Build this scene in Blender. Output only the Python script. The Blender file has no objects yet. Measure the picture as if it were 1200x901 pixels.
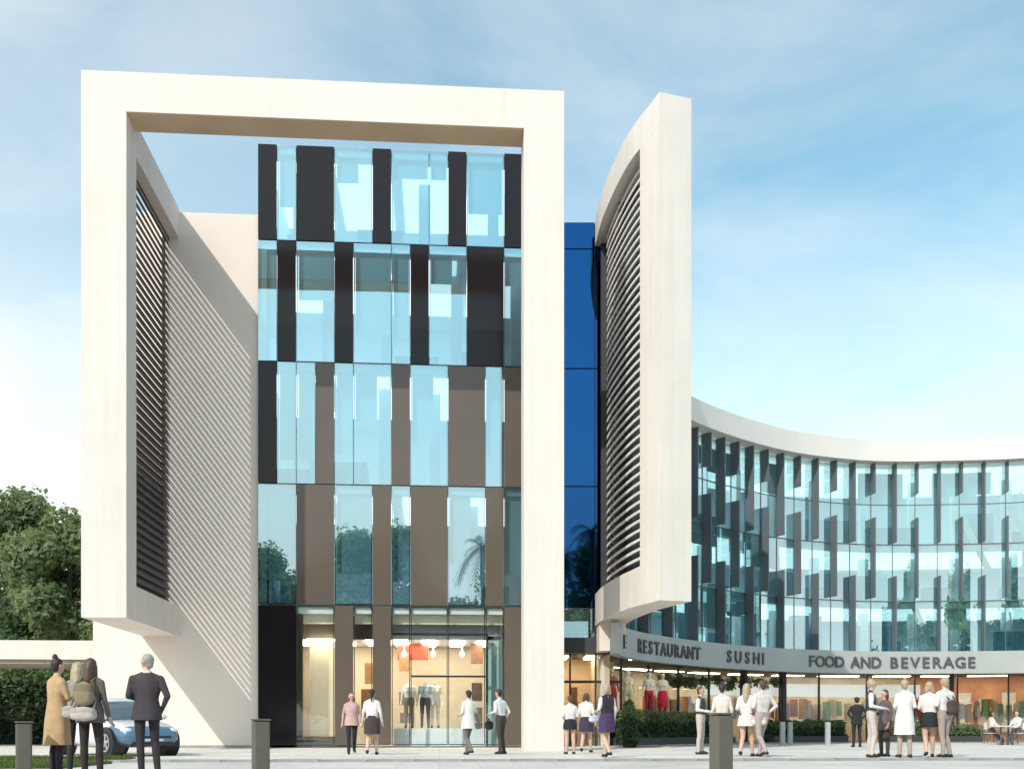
import bpy, bmesh, math, random
import numpy as np
from mathutils import Vector, Matrix, noise
R = math.radians
random.seed(7)
rng = np.random.default_rng(7)
scn = bpy.context.scene
COL = scn.collection

# ------------------------------------------------------------------ camera
YAW = R(4.05); F = 1200.0; CH = 0.7; HZ = 853.0
cam_d = bpy.data.cameras.new('camera'); cam = bpy.data.objects.new('camera', cam_d); COL.objects.link(cam)
cam.location = (0, 0, CH); cam.rotation_euler = (R(90), 0, -YAW)
cam_d.sensor_width = 36; cam_d.lens = 36; cam_d.shift_y = (HZ - 450.5) / 1200
cam_d.clip_start = 0.1; cam_d.clip_end = 2000
scn.camera = cam
# ------------------------------------------------------------------ sky and sun
SUN = Vector((0.74, 1.0, -1.0)).normalized()          # direction the light travels
ELEV = math.asin(-SUN.z); AZ = math.atan2(-SUN.x, -SUN.y)
wd = bpy.data.worlds.new('World'); scn.world = wd; wd.use_nodes = True
nt = wd.node_tree; nt.nodes.clear()
def N(t, **k):
    n = nt.nodes.new(t)
    for a, v in k.items(): setattr(n, a, v)
    return n
wo = N('ShaderNodeOutputWorld'); bg = N('ShaderNodeBackground'); sky = N('ShaderNodeTexSky')
sky.sky_type = 'NISHITA'; sky.sun_disc = False; sky.sun_elevation = ELEV; sky.sun_rotation = AZ % (2*math.pi)
sky.air_density = 1.0; sky.dust_density = 0.8; sky.ozone_density = 1.0
bg.inputs['Strength'].default_value = 0.135
tc = N('ShaderNodeTexCoord'); sep = N('ShaderNodeSeparateXYZ')
nt.links.new(tc.outputs['Generated'], sep.inputs[0])
mp = N('ShaderNodeMapping'); mp.inputs['Scale'].default_value = (1.6, 1.6, 3.6); mp.inputs['Rotation'].default_value = (0.0, R(-38), R(15))
nt.links.new(tc.outputs['Generated'], mp.inputs[0])
nz = N('ShaderNodeTexNoise'); nz.inputs['Scale'].default_value = 1.7; nz.inputs['Detail'].default_value = 8; nz.inputs['Roughness'].default_value = 0.58; nz.inputs['Distortion'].default_value = 0.6
nt.links.new(mp.outputs[0], nz.inputs['Vector'])
cl = N('ShaderNodeMapRange'); cl.inputs['From Min'].default_value = 0.42; cl.inputs['From Max'].default_value = 0.72; cl.inputs['To Max'].default_value = 0.75
nt.links.new(nz.outputs['Fac'], cl.inputs['Value'])
hz = N('ShaderNodeMapRange'); hz.inputs['From Min'].default_value = 0.40; hz.inputs['From Max'].default_value = 0.08; hz.inputs['To Min'].default_value = 0.04; hz.inputs['To Max'].default_value = 0.92
nt.links.new(sep.outputs['Z'], hz.inputs['Value'])
mx1 = N('ShaderNodeMath', operation='MAXIMUM'); ad = N('ShaderNodeMath', operation='MULTIPLY'); ad2 = N('ShaderNodeMath', operation='ADD', use_clamp=True)
nt.links.new(cl.outputs[0], mx1.inputs[0]); nt.links.new(hz.outputs[0], mx1.inputs[1])
ad.inputs[1].default_value = 0.40
nt.links.new(cl.outputs[0], ad.inputs[0]); hx = N('ShaderNodeMapRange'); hx.inputs['From Min'].default_value = 0.12; hx.inputs['From Max'].default_value = -0.40; hx.inputs['To Max'].default_value = 0.30
nt.links.new(sep.outputs['X'], hx.inputs['Value']); ad3 = N('ShaderNodeMath', operation='ADD')
nt.links.new(hz.outputs[0], ad3.inputs[0]); nt.links.new(hx.outputs[0], ad3.inputs[1]); nt.links.new(ad3.outputs[0], ad2.inputs[0]); nt.links.new(ad.outputs[0], ad2.inputs[1])
tint = N('ShaderNodeMixRGB', blend_type='MULTIPLY'); tint.inputs['Fac'].default_value = 1; tint.inputs['Color2'].default_value = (1.36, 1.74, 1.44, 1)
nt.links.new(sky.outputs[0], tint.inputs['Color1'])
mixs = N('ShaderNodeMixRGB'); mixs.inputs['Color2'].default_value = (7.4, 7.35, 7.2, 1)
nt.links.new(ad2.outputs[0], mixs.inputs['Fac']); nt.links.new(tint.outputs[0], mixs.inputs['Color1'])
nt.links.new(mixs.outputs[0], bg.inputs['Color']); nt.links.new(bg.outputs[0], wo.inputs[0])
sl = bpy.data.lights.new('sun', 'SUN'); so = bpy.data.objects.new('sun', sl); COL.objects.link(so)
sl.energy = 2.8; sl.angle = R(0.5); sl.color = (1.0, 0.945, 0.87)
so.rotation_euler = SUN.to_track_quat('-Z', 'Y').to_euler(); so.location = (-30, -50, 60)
scn.view_settings.view_transform = 'Standard'; scn.view_settings.look = 'None'
scn.view_settings.exposure = 0.26; scn.view_settings.gamma = 1
cy = scn.cycles
cy.max_bounces = 8; cy.diffuse_bounces = 4; cy.glossy_bounces = 4; cy.transparent_max_bounces = 24; cy.transmission_bounces = 4
cy.sample_clamp_indirect = 6; cy.caustics_reflective = False; cy.caustics_refractive = False

# ------------------------------------------------------------------ helpers
def c2w(x, d):                                       # lateral offset / depth from the viewpoint -> world x, y
    return (x*math.cos(YAW) + d*math.sin(YAW), -x*math.sin(YAW) + d*math.cos(YAW))
def at(u, d):
    return c2w((u-600)/F*d, d)
def onplane(u, v, Y):                                # picture point on the plane y = Y
    xc = (u-600)/F; dy = math.cos(YAW) - xc*math.sin(YAW); d = Y/dy
    return ((xc*math.cos(YAW)+math.sin(YAW))*d, CH + (HZ-v)/F*d)

def mat(name, col, rough=0.6, metal=0.0, spec=0.5, var=0.0, vscale=3.0, bump=0.0, bscale=40.0, emit=None, estr=0, coat=0):
    m = bpy.data.materials.new(name); m.use_nodes = True
    t = m.node_tree; b = t.nodes['Principled BSDF']
    b.inputs['Base Color'].default_value = (*col, 1); b.inputs['Roughness'].default_value = rough
    b.inputs['Metallic'].default_value = metal; b.inputs['Specular IOR Level'].default_value = spec
    b.inputs['Coat Weight'].default_value = coat
    if emit:
        b.inputs['Emission Color'].default_value = (*emit, 1); b.inputs['Emission Strength'].default_value = estr
    if var or bump:
        tc = t.nodes.new('ShaderNodeTexCoord')
    if var:
        n = t.nodes.new('ShaderNodeTexNoise'); n.inputs['Scale'].default_value = vscale; n.inputs['Detail'].default_value = 6; n.inputs['Roughness'].default_value = 0.62
        t.links.new(tc.outputs['Object'], n.inputs['Vector'])
        r = t.nodes.new('ShaderNodeMapRange'); r.inputs['From Min'].default_value = 0.3; r.inputs['From Max'].default_value = 0.7
        r.inputs['To Min'].default_value = 1-var; r.inputs['To Max'].default_value = 1+var*0.6
        t.links.new(n.outputs['Fac'], r.inputs['Value'])
        mm = t.nodes.new('ShaderNodeMixRGB'); mm.blend_type = 'MULTIPLY'; mm.inputs['Fac'].default_value = 1
        mm.inputs['Color1'].default_value = (*col, 1); t.links.new(r.outputs[0], mm.inputs['Color2'])
        t.links.new(mm.outputs[0], b.inputs['Base Color'])
    if bump:
        n = t.nodes.new('ShaderNodeTexNoise'); n.inputs['Scale'].default_value = bscale; n.inputs['Detail'].default_value = 4
        t.links.new(tc.outputs['Object'], n.inputs['Vector'])
        bp = t.nodes.new('ShaderNodeBump'); bp.inputs['Strength'].default_value = bump; bp.inputs['Distance'].default_value = 0.02
        t.links.new(n.outputs['Fac'], bp.inputs['Height']); t.links.new(bp.outputs[0], b.inputs['Normal'])
    return m
def glass(name, tint, base=0.1, ior=1.5, gcol=(1, 1, 1), wob=0.0):
    m = bpy.data.materials.new(name); m.use_nodes = True; t = m.node_tree; t.nodes.clear()
    o = t.nodes.new('ShaderNodeOutputMaterial'); mix = t.nodes.new('ShaderNodeMixShader')
    tr = t.nodes.new('ShaderNodeBsdfTransparent'); tr.inputs[0].default_value = (*tint, 1)
    gl = t.nodes.new('ShaderNodeBsdfGlossy'); gl.inputs['Roughness'].default_value = 0.0; gl.inputs['Color'].default_value = (*gcol, 1)
    ge = t.nodes.new('ShaderNodeNewGeometry'); dt = t.nodes.new('ShaderNodeVectorMath'); dt.operation = 'DOT_PRODUCT'
    t.links.new(ge.outputs['Normal'], dt.inputs[0]); t.links.new(ge.outputs['Incoming'], dt.inputs[1])
    def mth(op, x, y=None):
        n_ = t.nodes.new('ShaderNodeMath'); n_.operation = op; n_.use_clamp = op == 'ADD'
        for i_, w_ in enumerate((x, y)):
            if w_ is None: continue
            if isinstance(w_, (int, float)): n_.inputs[i_].default_value = w_
            else: t.links.new(w_, n_.inputs[i_])
        return n_.outputs[0]
    f0 = base + ((ior-1)/(ior+1))**2                      # Schlick reflectance, the same from both sides of the sheet
    sch = mth('POWER', mth('SUBTRACT', 1.0, mth('ABSOLUTE', dt.outputs['Value'])), 5.0)
    t.links.new(mth('ADD', mth('MULTIPLY', sch, 1-f0), f0), mix.inputs[0])
    t.links.new(tr.outputs[0], mix.inputs[1]); t.links.new(gl.outputs[0], mix.inputs[2]); t.links.new(mix.outputs[0], o.inputs[0])
    if wob:
        tc = t.nodes.new('ShaderNodeTexCoord'); n = t.nodes.new('ShaderNodeTexNoise'); n.inputs['Scale'].default_value = 0.6; n.inputs['Detail'].default_value = 1
        t.links.new(tc.outputs['Object'], n.inputs['Vector'])
        bp = t.nodes.new('ShaderNodeBump'); bp.inputs['Strength'].default_value = wob; bp.inputs['Distance'].default_value = 0.02
        t.links.new(n.outputs['Fac'], bp.inputs['Height']); t.links.new(bp.outputs[0], gl.inputs['Normal']); 
    return m

M = {}
M['render'] = mat('white_render', (0.75, 0.69, 0.63), 0.75, var=0.05, vscale=0.7, bump=0.05, bscale=60)
def streaks(m, amt):
    t = m.node_tree; b = t.nodes['Principled BSDF']; src = b.inputs['Base Color'].links[0].from_socket
    tc = t.nodes.new('ShaderNodeTexCoord'); mp_ = t.nodes.new('ShaderNodeMapping'); mp_.inputs['Scale'].default_value = (2.6, 2.6, 0.10)
    n = t.nodes.new('ShaderNodeTexNoise'); n.inputs['Scale'].default_value = 1.5; n.inputs['Detail'].default_value = 7; n.inputs['Roughness'].default_value = 0.65
    r = t.nodes.new('ShaderNodeMapRange'); r.inputs['From Min'].default_value = 0.35; r.inputs['From Max'].default_value = 0.62; r.inputs['To Min'].default_value = 1-amt; r.inputs['To Max'].default_value = 1.0
    mm = t.nodes.new('ShaderNodeMixRGB'); mm.blend_type = 'MULTIPLY'; mm.inputs['Fac'].default_value = 1
    t.links.new(tc.outputs['Object'], mp_.inputs[0]); t.links.new(mp_.outputs[0], n.inputs['Vector']); t.links.new(n.outputs['Fac'], r.inputs['Value'])
    t.links.new(src, mm.inputs['Color1']); t.links.new(r.outputs[0], mm.inputs['Color2']); t.links.new(mm.outputs[0], b.inputs['Base Color'])
streaks(M['render'], 0.07)
M['render_wall'] = mat('white_wall_render', (0.82, 0.715, 0.64), 0.8, var=0.05, vscale=0.5, bump=0.06, bscale=50)
M['panel_dark'] = mat('dark_glass_panel', (0.016, 0.012, 0.014), 0.12, spec=0.3, var=0.06, vscale=0.5)  # panel in a darker colour, for the top rows and left edge
M['panel'] = mat('brown_glass_panel', (0.125, 0.101, 0.083), 0.10, spec=0.42, var=0.06, vscale=0.5)
M['slat_dark'] = mat('dark_bronze_slat', (0.035, 0.028, 0.03), 0.5, var=0.1)
M['slat_cream'] = mat('cream_slat', (0.82, 0.77, 0.72), 0.5, var=0.05)
M['mullion'] = mat('dark_mullion', (0.03, 0.035, 0.04), 0.4)
M['glass'] = glass('pane_glass', (0.74, 0.92, 0.97), 0.32, 1.45, (0.82, 0.97, 1.0), wob=0.15)
M['shopglass'] = glass('shop_glass', (0.94, 0.97, 0.96), 0.02, 1.4)
M['curveglass'] = glass('curve_glass', (0.72, 0.92, 0.94), 0.32, 1.45, (0.84, 0.98, 1.0), wob=0.1)
M['blueglass'] = mat('deep_blue_glass', (0.017, 0.085, 0.24), 0.02, metal=1.0)
M['slab'] = mat('slab_paint', (0.72, 0.76, 0.76), 0.7)
M['inwall'] = mat('interior_wall', (0.55, 0.68, 0.76), 0.8, var=0.1, vscale=0.4)
M['incol'] = mat('interior_column', (0.34, 0.50, 0.60), 0.6)
M['blind'] = mat('roller_blind', (0.58, 0.65, 0.64), 0.9)
M['desk'] = mat('interior_block', (0.10, 0.22, 0.28), 0.6, var=0.2)  # dark boxes standing for desks and partitions alike
M['floor_in'] = mat('interior_floor', (0.35, 0.38, 0.40), 0.5)
M['fin'] = mat('grey_metal_fin', (0.12, 0.135, 0.15), 0.45, spec=0.5, var=0.06)
M['fascia'] = mat('pale_fascia', (0.74, 0.71, 0.66), 0.65, var=0.04, vscale=0.5)
M['sign'] = mat('sign_band_metal', (0.42, 0.44, 0.43), 0.5, var=0.08, vscale=1.0)
M['letter'] = mat('dark_sign_letter', (0.09, 0.085, 0.085), 0.5)
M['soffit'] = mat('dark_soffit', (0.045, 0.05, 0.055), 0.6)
M['warm'] = mat('shop_wall_warm', (0.72, 0.52, 0.32), 0.8, var=0.10, vscale=0.6)
M['cream'] = mat('shop_wall_cream', (0.78, 0.70, 0.56), 0.8, var=0.06, vscale=0.6)
M['shopwhite'] = mat('shop_white', (0.8, 0.82, 0.82), 0.6)
M['orange'] = mat('shop_wall_orange', (0.72, 0.34, 0.20), 0.8, var=0.3, vscale=0.8)
M['lampwarm'] = mat('shop_ceiling_lamp', (1, 1, 1), 0.5, emit=(1.0, 0.83, 0.62), estr=11)
M['fillspot'] = mat('mannequin_fill_glow', (1, 1, 1), 0.5, emit=(1.0, 0.90, 0.75), estr=40)  # added glow, stands in for sunlight on the mannequins
M['coolglow'] = mat('cool_fill_glow', (1, 1, 1), 0.5, emit=(0.95, 1.0, 1.0), estr=1.2)  # glow of the added interior fill panels; the pendants share it
M['awning'] = mat('white_canvas', (0.86, 0.85, 0.81), 0.9, var=0.05)
M['bollard'] = mat('bollard_stone', (0.115, 0.11, 0.085), 0.55, var=0.10, vscale=4, bump=0.1)
M['kerb'] = mat('kerb_granite', (0.33, 0.31, 0.30), 0.8, var=0.25, vscale=3, bump=0.2)
M['bark'] = mat('bark', (0.10, 0.075, 0.055), 0.9, var=0.3, vscale=6, bump=0.5, bscale=12)
M['skin'] = mat('skin', (0.62, 0.40, 0.30), 0.55)
def leafmat(name, col, var=0.45):
    m = mat(name, col, 0.55, spec=0.25, var=var, vscale=0.9)
    t = m.node_tree; b = t.nodes['Principled BSDF']; o = t.nodes['Material Output']
    tl = t.nodes.new('ShaderNodeBsdfTranslucent'); mx = t.nodes.new('ShaderNodeMixShader'); mx.inputs[0].default_value = 0.36
    tl.inputs[0].default_value = (col[0]*1.6, col[1]*1.5, col[2]*0.9, 1)
    t.links.new(b.outputs[0], mx.inputs[1]); t.links.new(tl.outputs[0], mx.inputs[2]); t.links.new(mx.outputs[0], o.inputs[0])
    return m
M['leaf'] = leafmat('leaf_green', (0.15, 0.21, 0.10))
M['leaf_light'] = leafmat('leaf_light_green', (0.20, 0.25, 0.12))
M['leaf_dark'] = leafmat('leaf_dark_green', (0.065, 0.11, 0.05))
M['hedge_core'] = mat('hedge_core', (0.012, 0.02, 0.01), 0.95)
M['grass'] = leafmat('grass_blade', (0.12, 0.17, 0.045))
def paving(name, c1, c2, sx, sy, rough=0.75):
    m = mat(name, c1, rough); t = m.node_tree; b = t.nodes['Principled BSDF']
    tc = t.nodes.new('ShaderNodeTexCoord'); br = t.nodes.new('ShaderNodeTexBrick')
    br.inputs['Color1'].default_value = (*c1, 1); br.inputs['Color2'].default_value = (*[c*0.9 for c in c1], 1); br.inputs['Mortar'].default_value = (*c2, 1)
    br.inputs['Scale'].default_value = 1; br.inputs['Brick Width'].default_value = sx; br.inputs['Row Height'].default_value = sy; br.inputs['Mortar Size'].default_value = 0.012
    n = t.nodes.new('ShaderNodeTexNoise'); n.inputs['Scale'].default_value = 0.35; n.inputs['Detail'].default_value = 8; n.inputs['Roughness'].default_value = 0.7
    r = t.nodes.new('ShaderNodeMapRange'); r.inputs['From Min'].default_value = 0.3; r.inputs['From Max'].default_value = 0.7; r.inputs['To Min'].default_value = 0.70; r.inputs['To Max'].default_value = 1.08
    mm = t.nodes.new('ShaderNodeMixRGB'); mm.blend_type = 'MULTIPLY'; mm.inputs['Fac'].default_value = 1
    t.links.new(tc.outputs['Object'], br.inputs['Vector']); t.links.new(tc.outputs['Object'], n.inputs['Vector'])
    t.links.new(n.outputs['Fac'], r.inputs['Value']); t.links.new(br.outputs['Color'], mm.inputs['Color1']); t.links.new(r.outputs[0], mm.inputs['Color2'])
    t.links.new(mm.outputs[0], b.inputs['Base Color'])
    return m
M['plaza'] = paving('plaza_paving', (0.78, 0.73, 0.67), (0.5, 0.46, 0.42), 1.2, 0.6)
M['terrace'] = paving('terrace_paving', (0.40, 0.35, 0.29), (0.25, 0.21, 0.18), 0.9, 0.45)
M['ground'] = paving('ground_paving', (0.68, 0.64, 0.60), (0.45, 0.42, 0.40), 1.5, 0.75)

class MB:
    def __init__(s): s.v = []; s.f = []; s.mi = []; s.cur = 0
    def add(s, vs, fs):
        o = len(s.v); s.v += [tuple(p) for p in vs]; s.f += [tuple(i+o for i in f) for f in fs]; s.mi += [s.cur]*len(fs); return s
    def box(s, x0, x1, y0, y1, z0, z1):
        vs = [(x, y, z) for x in (x0, x1) for y in (y0, y1) for z in (z0, z1)]
        return s.add(vs, [(0,1,3,2), (4,6,7,5), (0,4,5,1), (2,3,7,6), (0,2,6,4), (1,5,7,3)])
    def prism(s, poly, z0, z1):                       # polygon counter-clockwise in plan
        n = len(poly); vs = [(p[0], p[1], z0) for p in poly] + [(p[0], p[1], z1) for p in poly]
        fs = [(i, (i+1) % n, n+(i+1) % n, n+i) for i in range(n)] + [tuple(range(n-1, -1, -1)), tuple(range(n, 2*n))]
        return s.add(vs, fs)
    def strip(s, a, b, z0, z1):                       # solid between two plan polylines a and b
        n = len(a); vs = []
        for p, q in zip(a, b): vs += [(p[0], p[1], z0), (p[0], p[1], z1), (q[0], q[1], z0), (q[0], q[1], z1)]
        fs = []
        for i in range(n-1):
            o = 4*i; e = o+4
            fs += [(o, e, e+1, o+1), (o+2, o+3, e+3, e+2), (o+1, e+1, e+3, o+3), (o, o+2, e+2, e)]
        e = 4*(n-1); fs += [(0, 1, 3, 2), (e, e+2, e+3, e+1)]
        return s.add(vs, fs)
    def loft(s, rings, cap=True, closed=True):        # list of rings of equal length
        n = len(rings[0]); vs = [p for r in rings for p in r]; fs = []
        for k in range(len(rings)-1):
            for i in range(n if closed else n-1):
                j = (i+1) % n; fs.append((k*n+i, k*n+j, (k+1)*n+j, (k+1)*n+i))
        if cap: fs += [tuple(range(n-1, -1, -1)), tuple((len(rings)-1)*n+i for i in range(n))]
        return s.add(vs, fs)
    def tube(s, pts, rad, n=8):
        rings = []; pts = [Vector(p) for p in pts]
        if not hasattr(rad, '__len__'): rad = [rad]*len(pts)
        for i, p in enumerate(pts):
            t = (pts[min(i+1, len(pts)-1)] - pts[max(i-1, 0)]).normalized()
            a = t.orthogonal().normalized() if i == 0 else (a - t*a.dot(t)).normalized()
            b = t.cross(a)
            rings.append([p + (a*math.cos(2*math.pi*k/n) + b*math.sin(2*math.pi*k/n))*rad[i] for k in range(n)])
        return s.loft(rings)
    def ell(s, c, r, n=10, m=7):
        rings = []
        for i in range(m+1):
            th = math.pi*(0.04+0.92*i/m); z = -math.cos(th); q = math.sin(th)
            rings.append([(c[0]+r[0]*q*math.cos(2*math.pi*k/n), c[1]+r[1]*q*math.sin(2*math.pi*k/n), c[2]+r[2]*z) for k in range(n)])
        return s.loft(rings)
    def mesh(s, name, mats, smooth=False):
        me = bpy.data.meshes.new(name); me.from_pydata(s.v, [], s.f)
        for m in (mats if isinstance(mats, (list, tuple)) else [mats]): me.materials.append(m)
        if len(me.materials) > 1: me.polygons.foreach_set('material_index', s.mi)
        if smooth: me.polygons.foreach_set('use_smooth', [True]*len(me.polygons))
        me.update(); return me
def put(name, me, parent=None, loc=None, rz=0, scale=None):
    o = bpy.data.objects.new(name, me); COL.objects.link(o); o.parent = parent
    if loc is not None: o.location = loc
    if rz: o.rotation_euler = (0, 0, rz)
    if scale: o.scale = scale if hasattr(scale, '__len__') else (scale,)*3
    return o
def obj(name, mb, m, parent=None, smooth=False, bevel=0):
    me = mb.mesh(name, m, smooth)
    bm = bmesh.new(); bm.from_mesh(me); bmesh.ops.recalc_face_normals(bm, faces=bm.faces)
    if bevel:
        bmesh.ops.bevel(bm, geom=[e for e in bm.edges if e.is_manifold and e.calc_face_angle(0) > 0.5], offset=bevel, segments=2, profile=0.5, affect='EDGES')
    bm.to_mesh(me); bm.free()
    return put(name, me, parent)
def tag(o, label=None, cat=None, group=None, kind=None):
    if label: o['label'] = label
    if cat: o['category'] = cat
    if group: o['group'] = group
    if kind: o['kind'] = kind
    return o
def thing(name, label, cat, loc=(0, 0, 0), rz=0, group=None):
    o = put(name, None, None, loc, rz); return tag(o, label, cat, group)
def setmat(me, k, m):
    me = me.copy(); me.materials[k] = m; return me

# ------------------------------------------------------------------ ground
g = MB(); g.add([(-900, -300, 0), (900, -300, 0), (900, 1500, 0), (-900, 1500, 0)], [(0, 1, 2, 3)])
tag(obj('ground', g, M['ground']), kind='structure')
g = MB(); g.prism([(-9.5, 22.6), (60, 22.6), (60, 80), (-60, 80), (-60, 27.2), (-9.5, 27.2)], -0.02, 0.012)
tag(obj('plaza', g, M['plaza']), kind='structure')
kb = put('kerb', None); tag(kb, kind='structure')
km = MB().box(-0.495, 0.495, -0.22, 0.22, -0.05, 0.05).mesh('kerb_stone', M['kerb'])
for i in range(62): put('kerb_stone', km, kb, (-22 + i*1.0, 21.7 + 0.004*math.sin(i*2.1), 0.004*math.sin(i*3.7)))
gut = MB().box(-30, 45, 21.94, 22.595, -0.02, 0.006); tag(obj('gutter_strip', gut, M['kerb']), kind='structure')

# ------------------------------------------------------------------ office tower
YF = 30.8; YW = 36.9; YG = 36.78
tower = thing('office_tower', 'five storey office tower with white portal frame and checkered brown and glass facade', 'building')
xo, ztop = onplane(95, 82, YF); xr, ztr = onplane(661, 107, YF); zt = (ztop+ztr)/2
xi, zb = onplane(148, 131, YF); xri, zbr = onplane(614, 150, YF); zbeam = (zb+zbr)/2
_, zwb = onplane(97, 723, YF)
TH = 1.0
fr = MB()
# portal: beam, right leg and left post are one solid with an inner opening
fr.box(xo, xr, YF, YF+TH, zbeam, zt)
fr.box(xri, xr, YF+0.002, YF+TH-0.002, -0.3, zbeam)
fr.box(xo, xi, YF+0.002, YF+TH-0.002, zwb, zbeam)
obj('portal_frame', fr, M['render'], tower)
m = MB().box(xi+0.003, xri-0.003, YF+0.03, YF+TH-0.003, zbeam-0.02, zbeam-0.002); obj('beam_soffit', m, mat('tan_soffit', (0.60, 0.44, 0.29), 0.7, var=0.12, vscale=0.6), tower)
zrt = zt - (zt-zbeam) - 0.80
w = MB(); w.box(xi-0.46, xi-0.002, YF+TH, YW, zbeam-0.80, zbeam+0.25); obj('side_screen_top_rail', w, M['render'], tower)
w = MB(); w.box(xo, xi-0.002, YF+TH, YW, zwb+0.002, zwb+1.05); obj('side_screen_bottom_rail', w, M['render'], tower)
xl = xi - 0.32
p = 0.268; zz = zwb+1.05+0.02; y0 = YF+TH+0.0; y1 = YW
sm = MB(); bx, bz, tk = -0.14, 0.364, 0.012
sm.add([(tk, 0, 0), (-tk, 0, 0), (bx-tk, 0, bz), (bx+tk, 0, bz), (tk, y1-y0, 0), (-tk, y1-y0, 0), (bx-tk, y1-y0, bz), (bx+tk, y1-y0, bz)],
       [(0, 1, 2, 3), (4, 7, 6, 5), (0, 4, 5, 1), (1, 5, 6, 2), (2, 6, 7, 3), (3, 7, 4, 0)])
sme = sm.mesh('slat', M['slat_dark'])
while zz < zbeam-0.82:
    put('slat', sme, tower, (xl, y0, zz)); zz += p
for yy in (y0+0.02, y1-0.06):
    m = MB().box(xl-0.26, xl-0.19, yy, yy+0.05, zwb+1.05, zbeam-0.8); obj('slat_support', m, M['slat_dark'], tower)
# white side wall W
xwl, _ = onplane(109, 740, YW); xf0, _ = onplane(302, 400, YG); _, zwt = onplane(250, 250, YW)
m = MB().box(xwl, xf0+0.3, YW, YW+0.5, -0.3, zwt); obj('side_wall', m, M['render_wall'], tower)
m = MB().box(xwl-0.06, xf0-0.01, YW-0.03, YW, -0.3, 0.10); obj('side_wall_plinth', m, M['kerb'], tower)
# facade grid
xf1, _ = onplane(612.5, 400, YG); mod = (xf1-xf0)/14
_, z0 = onplane(302, 168, YG); zr = [z0] + [onplane(302, v, YG)[1] for v in (280.5, 422.5, 566, 708)] + [0.0]
rows = ["D0-1 G1-2 D2-4 G4-6 D6-7 G7-9 G9-10 D10-11 G11-13 D13-15",
        "G0-1 D1-2 G2-4 D4-5 G5-7 G7-8 D8-9 G9-11 D11-13 G13-15",
        "D0-1 G1-2 G2-3 D3-4 G4-5 G5-7 D7-8 G8-10 D10-12 G12-13 D13-15",
        "G0-2 D2-4 G4-6 D6-7 G7-8 D8-10 G10-12 D12-13 G13-15",
        "D0-2 G2-4 D4-5 G5-6 D6-7 G7-8 G8-10 G10-12 G12-13 D13-15"]
XF = lambda i: xf0 + i*mod
for r, row in enumerate(rows):
    za, zb_ = zr[r+1]+0.02, zr[r]-0.02
    if r == 4: za = 0.10
    for c in row.split():
        a, b = c[1:].split('-'); xa, xb = XF(int(a))+0.012, XF(int(b))-0.012
        if c[0] == 'D':
            m = MB().box(xa, xb, YG-0.004*random.random(), YG+0.10, za, zb_); obj('cladding_panel', m, M['panel_dark'] if (r < 2 or (int(a) == 0 and r in (2, 4))) else M['panel'], tower)
        else:
            wdw = MB().box(xa, xb, YG+0.016, YG+0.03, za, zb_)
            wo_ = obj('window_pane', wdw, M['glass'] if r < 4 else M['shopglass'], tower)
            m = MB()
            m.box(xa, xa+0.03, YG+0.032, YG+0.12, za, zb_); m.box(xb-0.03, xb, YG+0.032, YG+0.12, za, zb_)
            m.box(xa+0.03, xb-0.03, YG+0.034, YG+0.118, zb_-0.04, zb_); m.box(xa+0.03, xb-0.03, YG+0.034, YG+0.118, za, za+0.04)
            obj('window_frame', m, M['mullion'], wo_)
            if r < 4 and random.random() < 0.85:
                h = (zb_-za); dr = random.choice([0.28, 0.45, 0.62, 0.72, 0.78] if r in (1, 2, 3) else [0.25, 0.32, 0.6])*h
                cut = random.choice([0, 0, 0.35])
                m = MB().box(xa+0.05, xb-0.05-cut*(xb-xa), YG+0.28, YG+0.285, zb_-0.06-dr, zb_-0.06); obj('roller_blind', m, M['blind'], wo_)
for r in range(1, 5):
    m = MB().box(xf0+0.05, XF(15), YG+0.13, YG+7.2, zr[r]-0.28, zr[r]+0.05); obj('floor_slab', m, M['slab'], tower)
m = MB().box(xf0+0.002, XF(15), YG+0.11, YG+7.2, z0-0.3, z0-0.03); obj('roof_slab', m, M['slab'], tower)
m = MB().box(xf0+0.31, XF(15), YG+7.2, YG+7.5, 0, z0-0.05); obj('back_wall', m, M['inwall'], tower)
m = MB().box(XF(15), XF(15)+0.4, YG+0.02, YG+14, -0.2, z0-0.02); obj('flank_wall', m, M['panel'], tower)
m = MB().box(xf0+0.03, xf0+0.3, YG+0.13, YG+7.2, 0, z0-0.31); obj('inner_flank', m, M['inwall'], tower)
m = MB().box(xwl+0.2, XF(15), YG+7.5, YG+14, 0, zwt-0.3); obj('rear_block', m, M['render_wall'], tower)
for i, (mm_, r) in enumerate([(1.6, 0), (8.4, 0), (6.3, 1), (2.5, 2), (6.2, 2), (9.0, 2), (0.9, 3), (11.1, 3), (12.3, 0), (3.2, 1), (10.2, 1), (13.6, 1)]):
    m = MB().box(XF(mm_), XF(mm_)+0.4, YG+1.2+0.5*(i % 3), YG+1.6+0.5*(i % 3), zr[r+1]+0.05, zr[r]-0.28); obj('interior_column', m, M['incol'], tower)
for i in range(9):
    r = i % 4; x = XF(random.uniform(0.3, 12.5)); ww = random.uniform(0.8, 1.8)
    m = MB().box(x, x+ww, YG+1.0+random.random()*2, YG+3.2, zr[r+1]+0.05, zr[r+1]+random.uniform(0.8, 1.3)); obj('interior_block', m, M['desk'], tower)
for r in range(4):
    for k in range(4):
        x = XF(0.3+k*3.6); m = MB().box(x, x+2.0, YG+0.6, YG+5.5, zr[r]-0.34, zr[r]-0.29); obj('ceiling_lamp_or_fill', m, M['coolglow'], tower)  # glowing fill panels, added to brighten the offices
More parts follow.
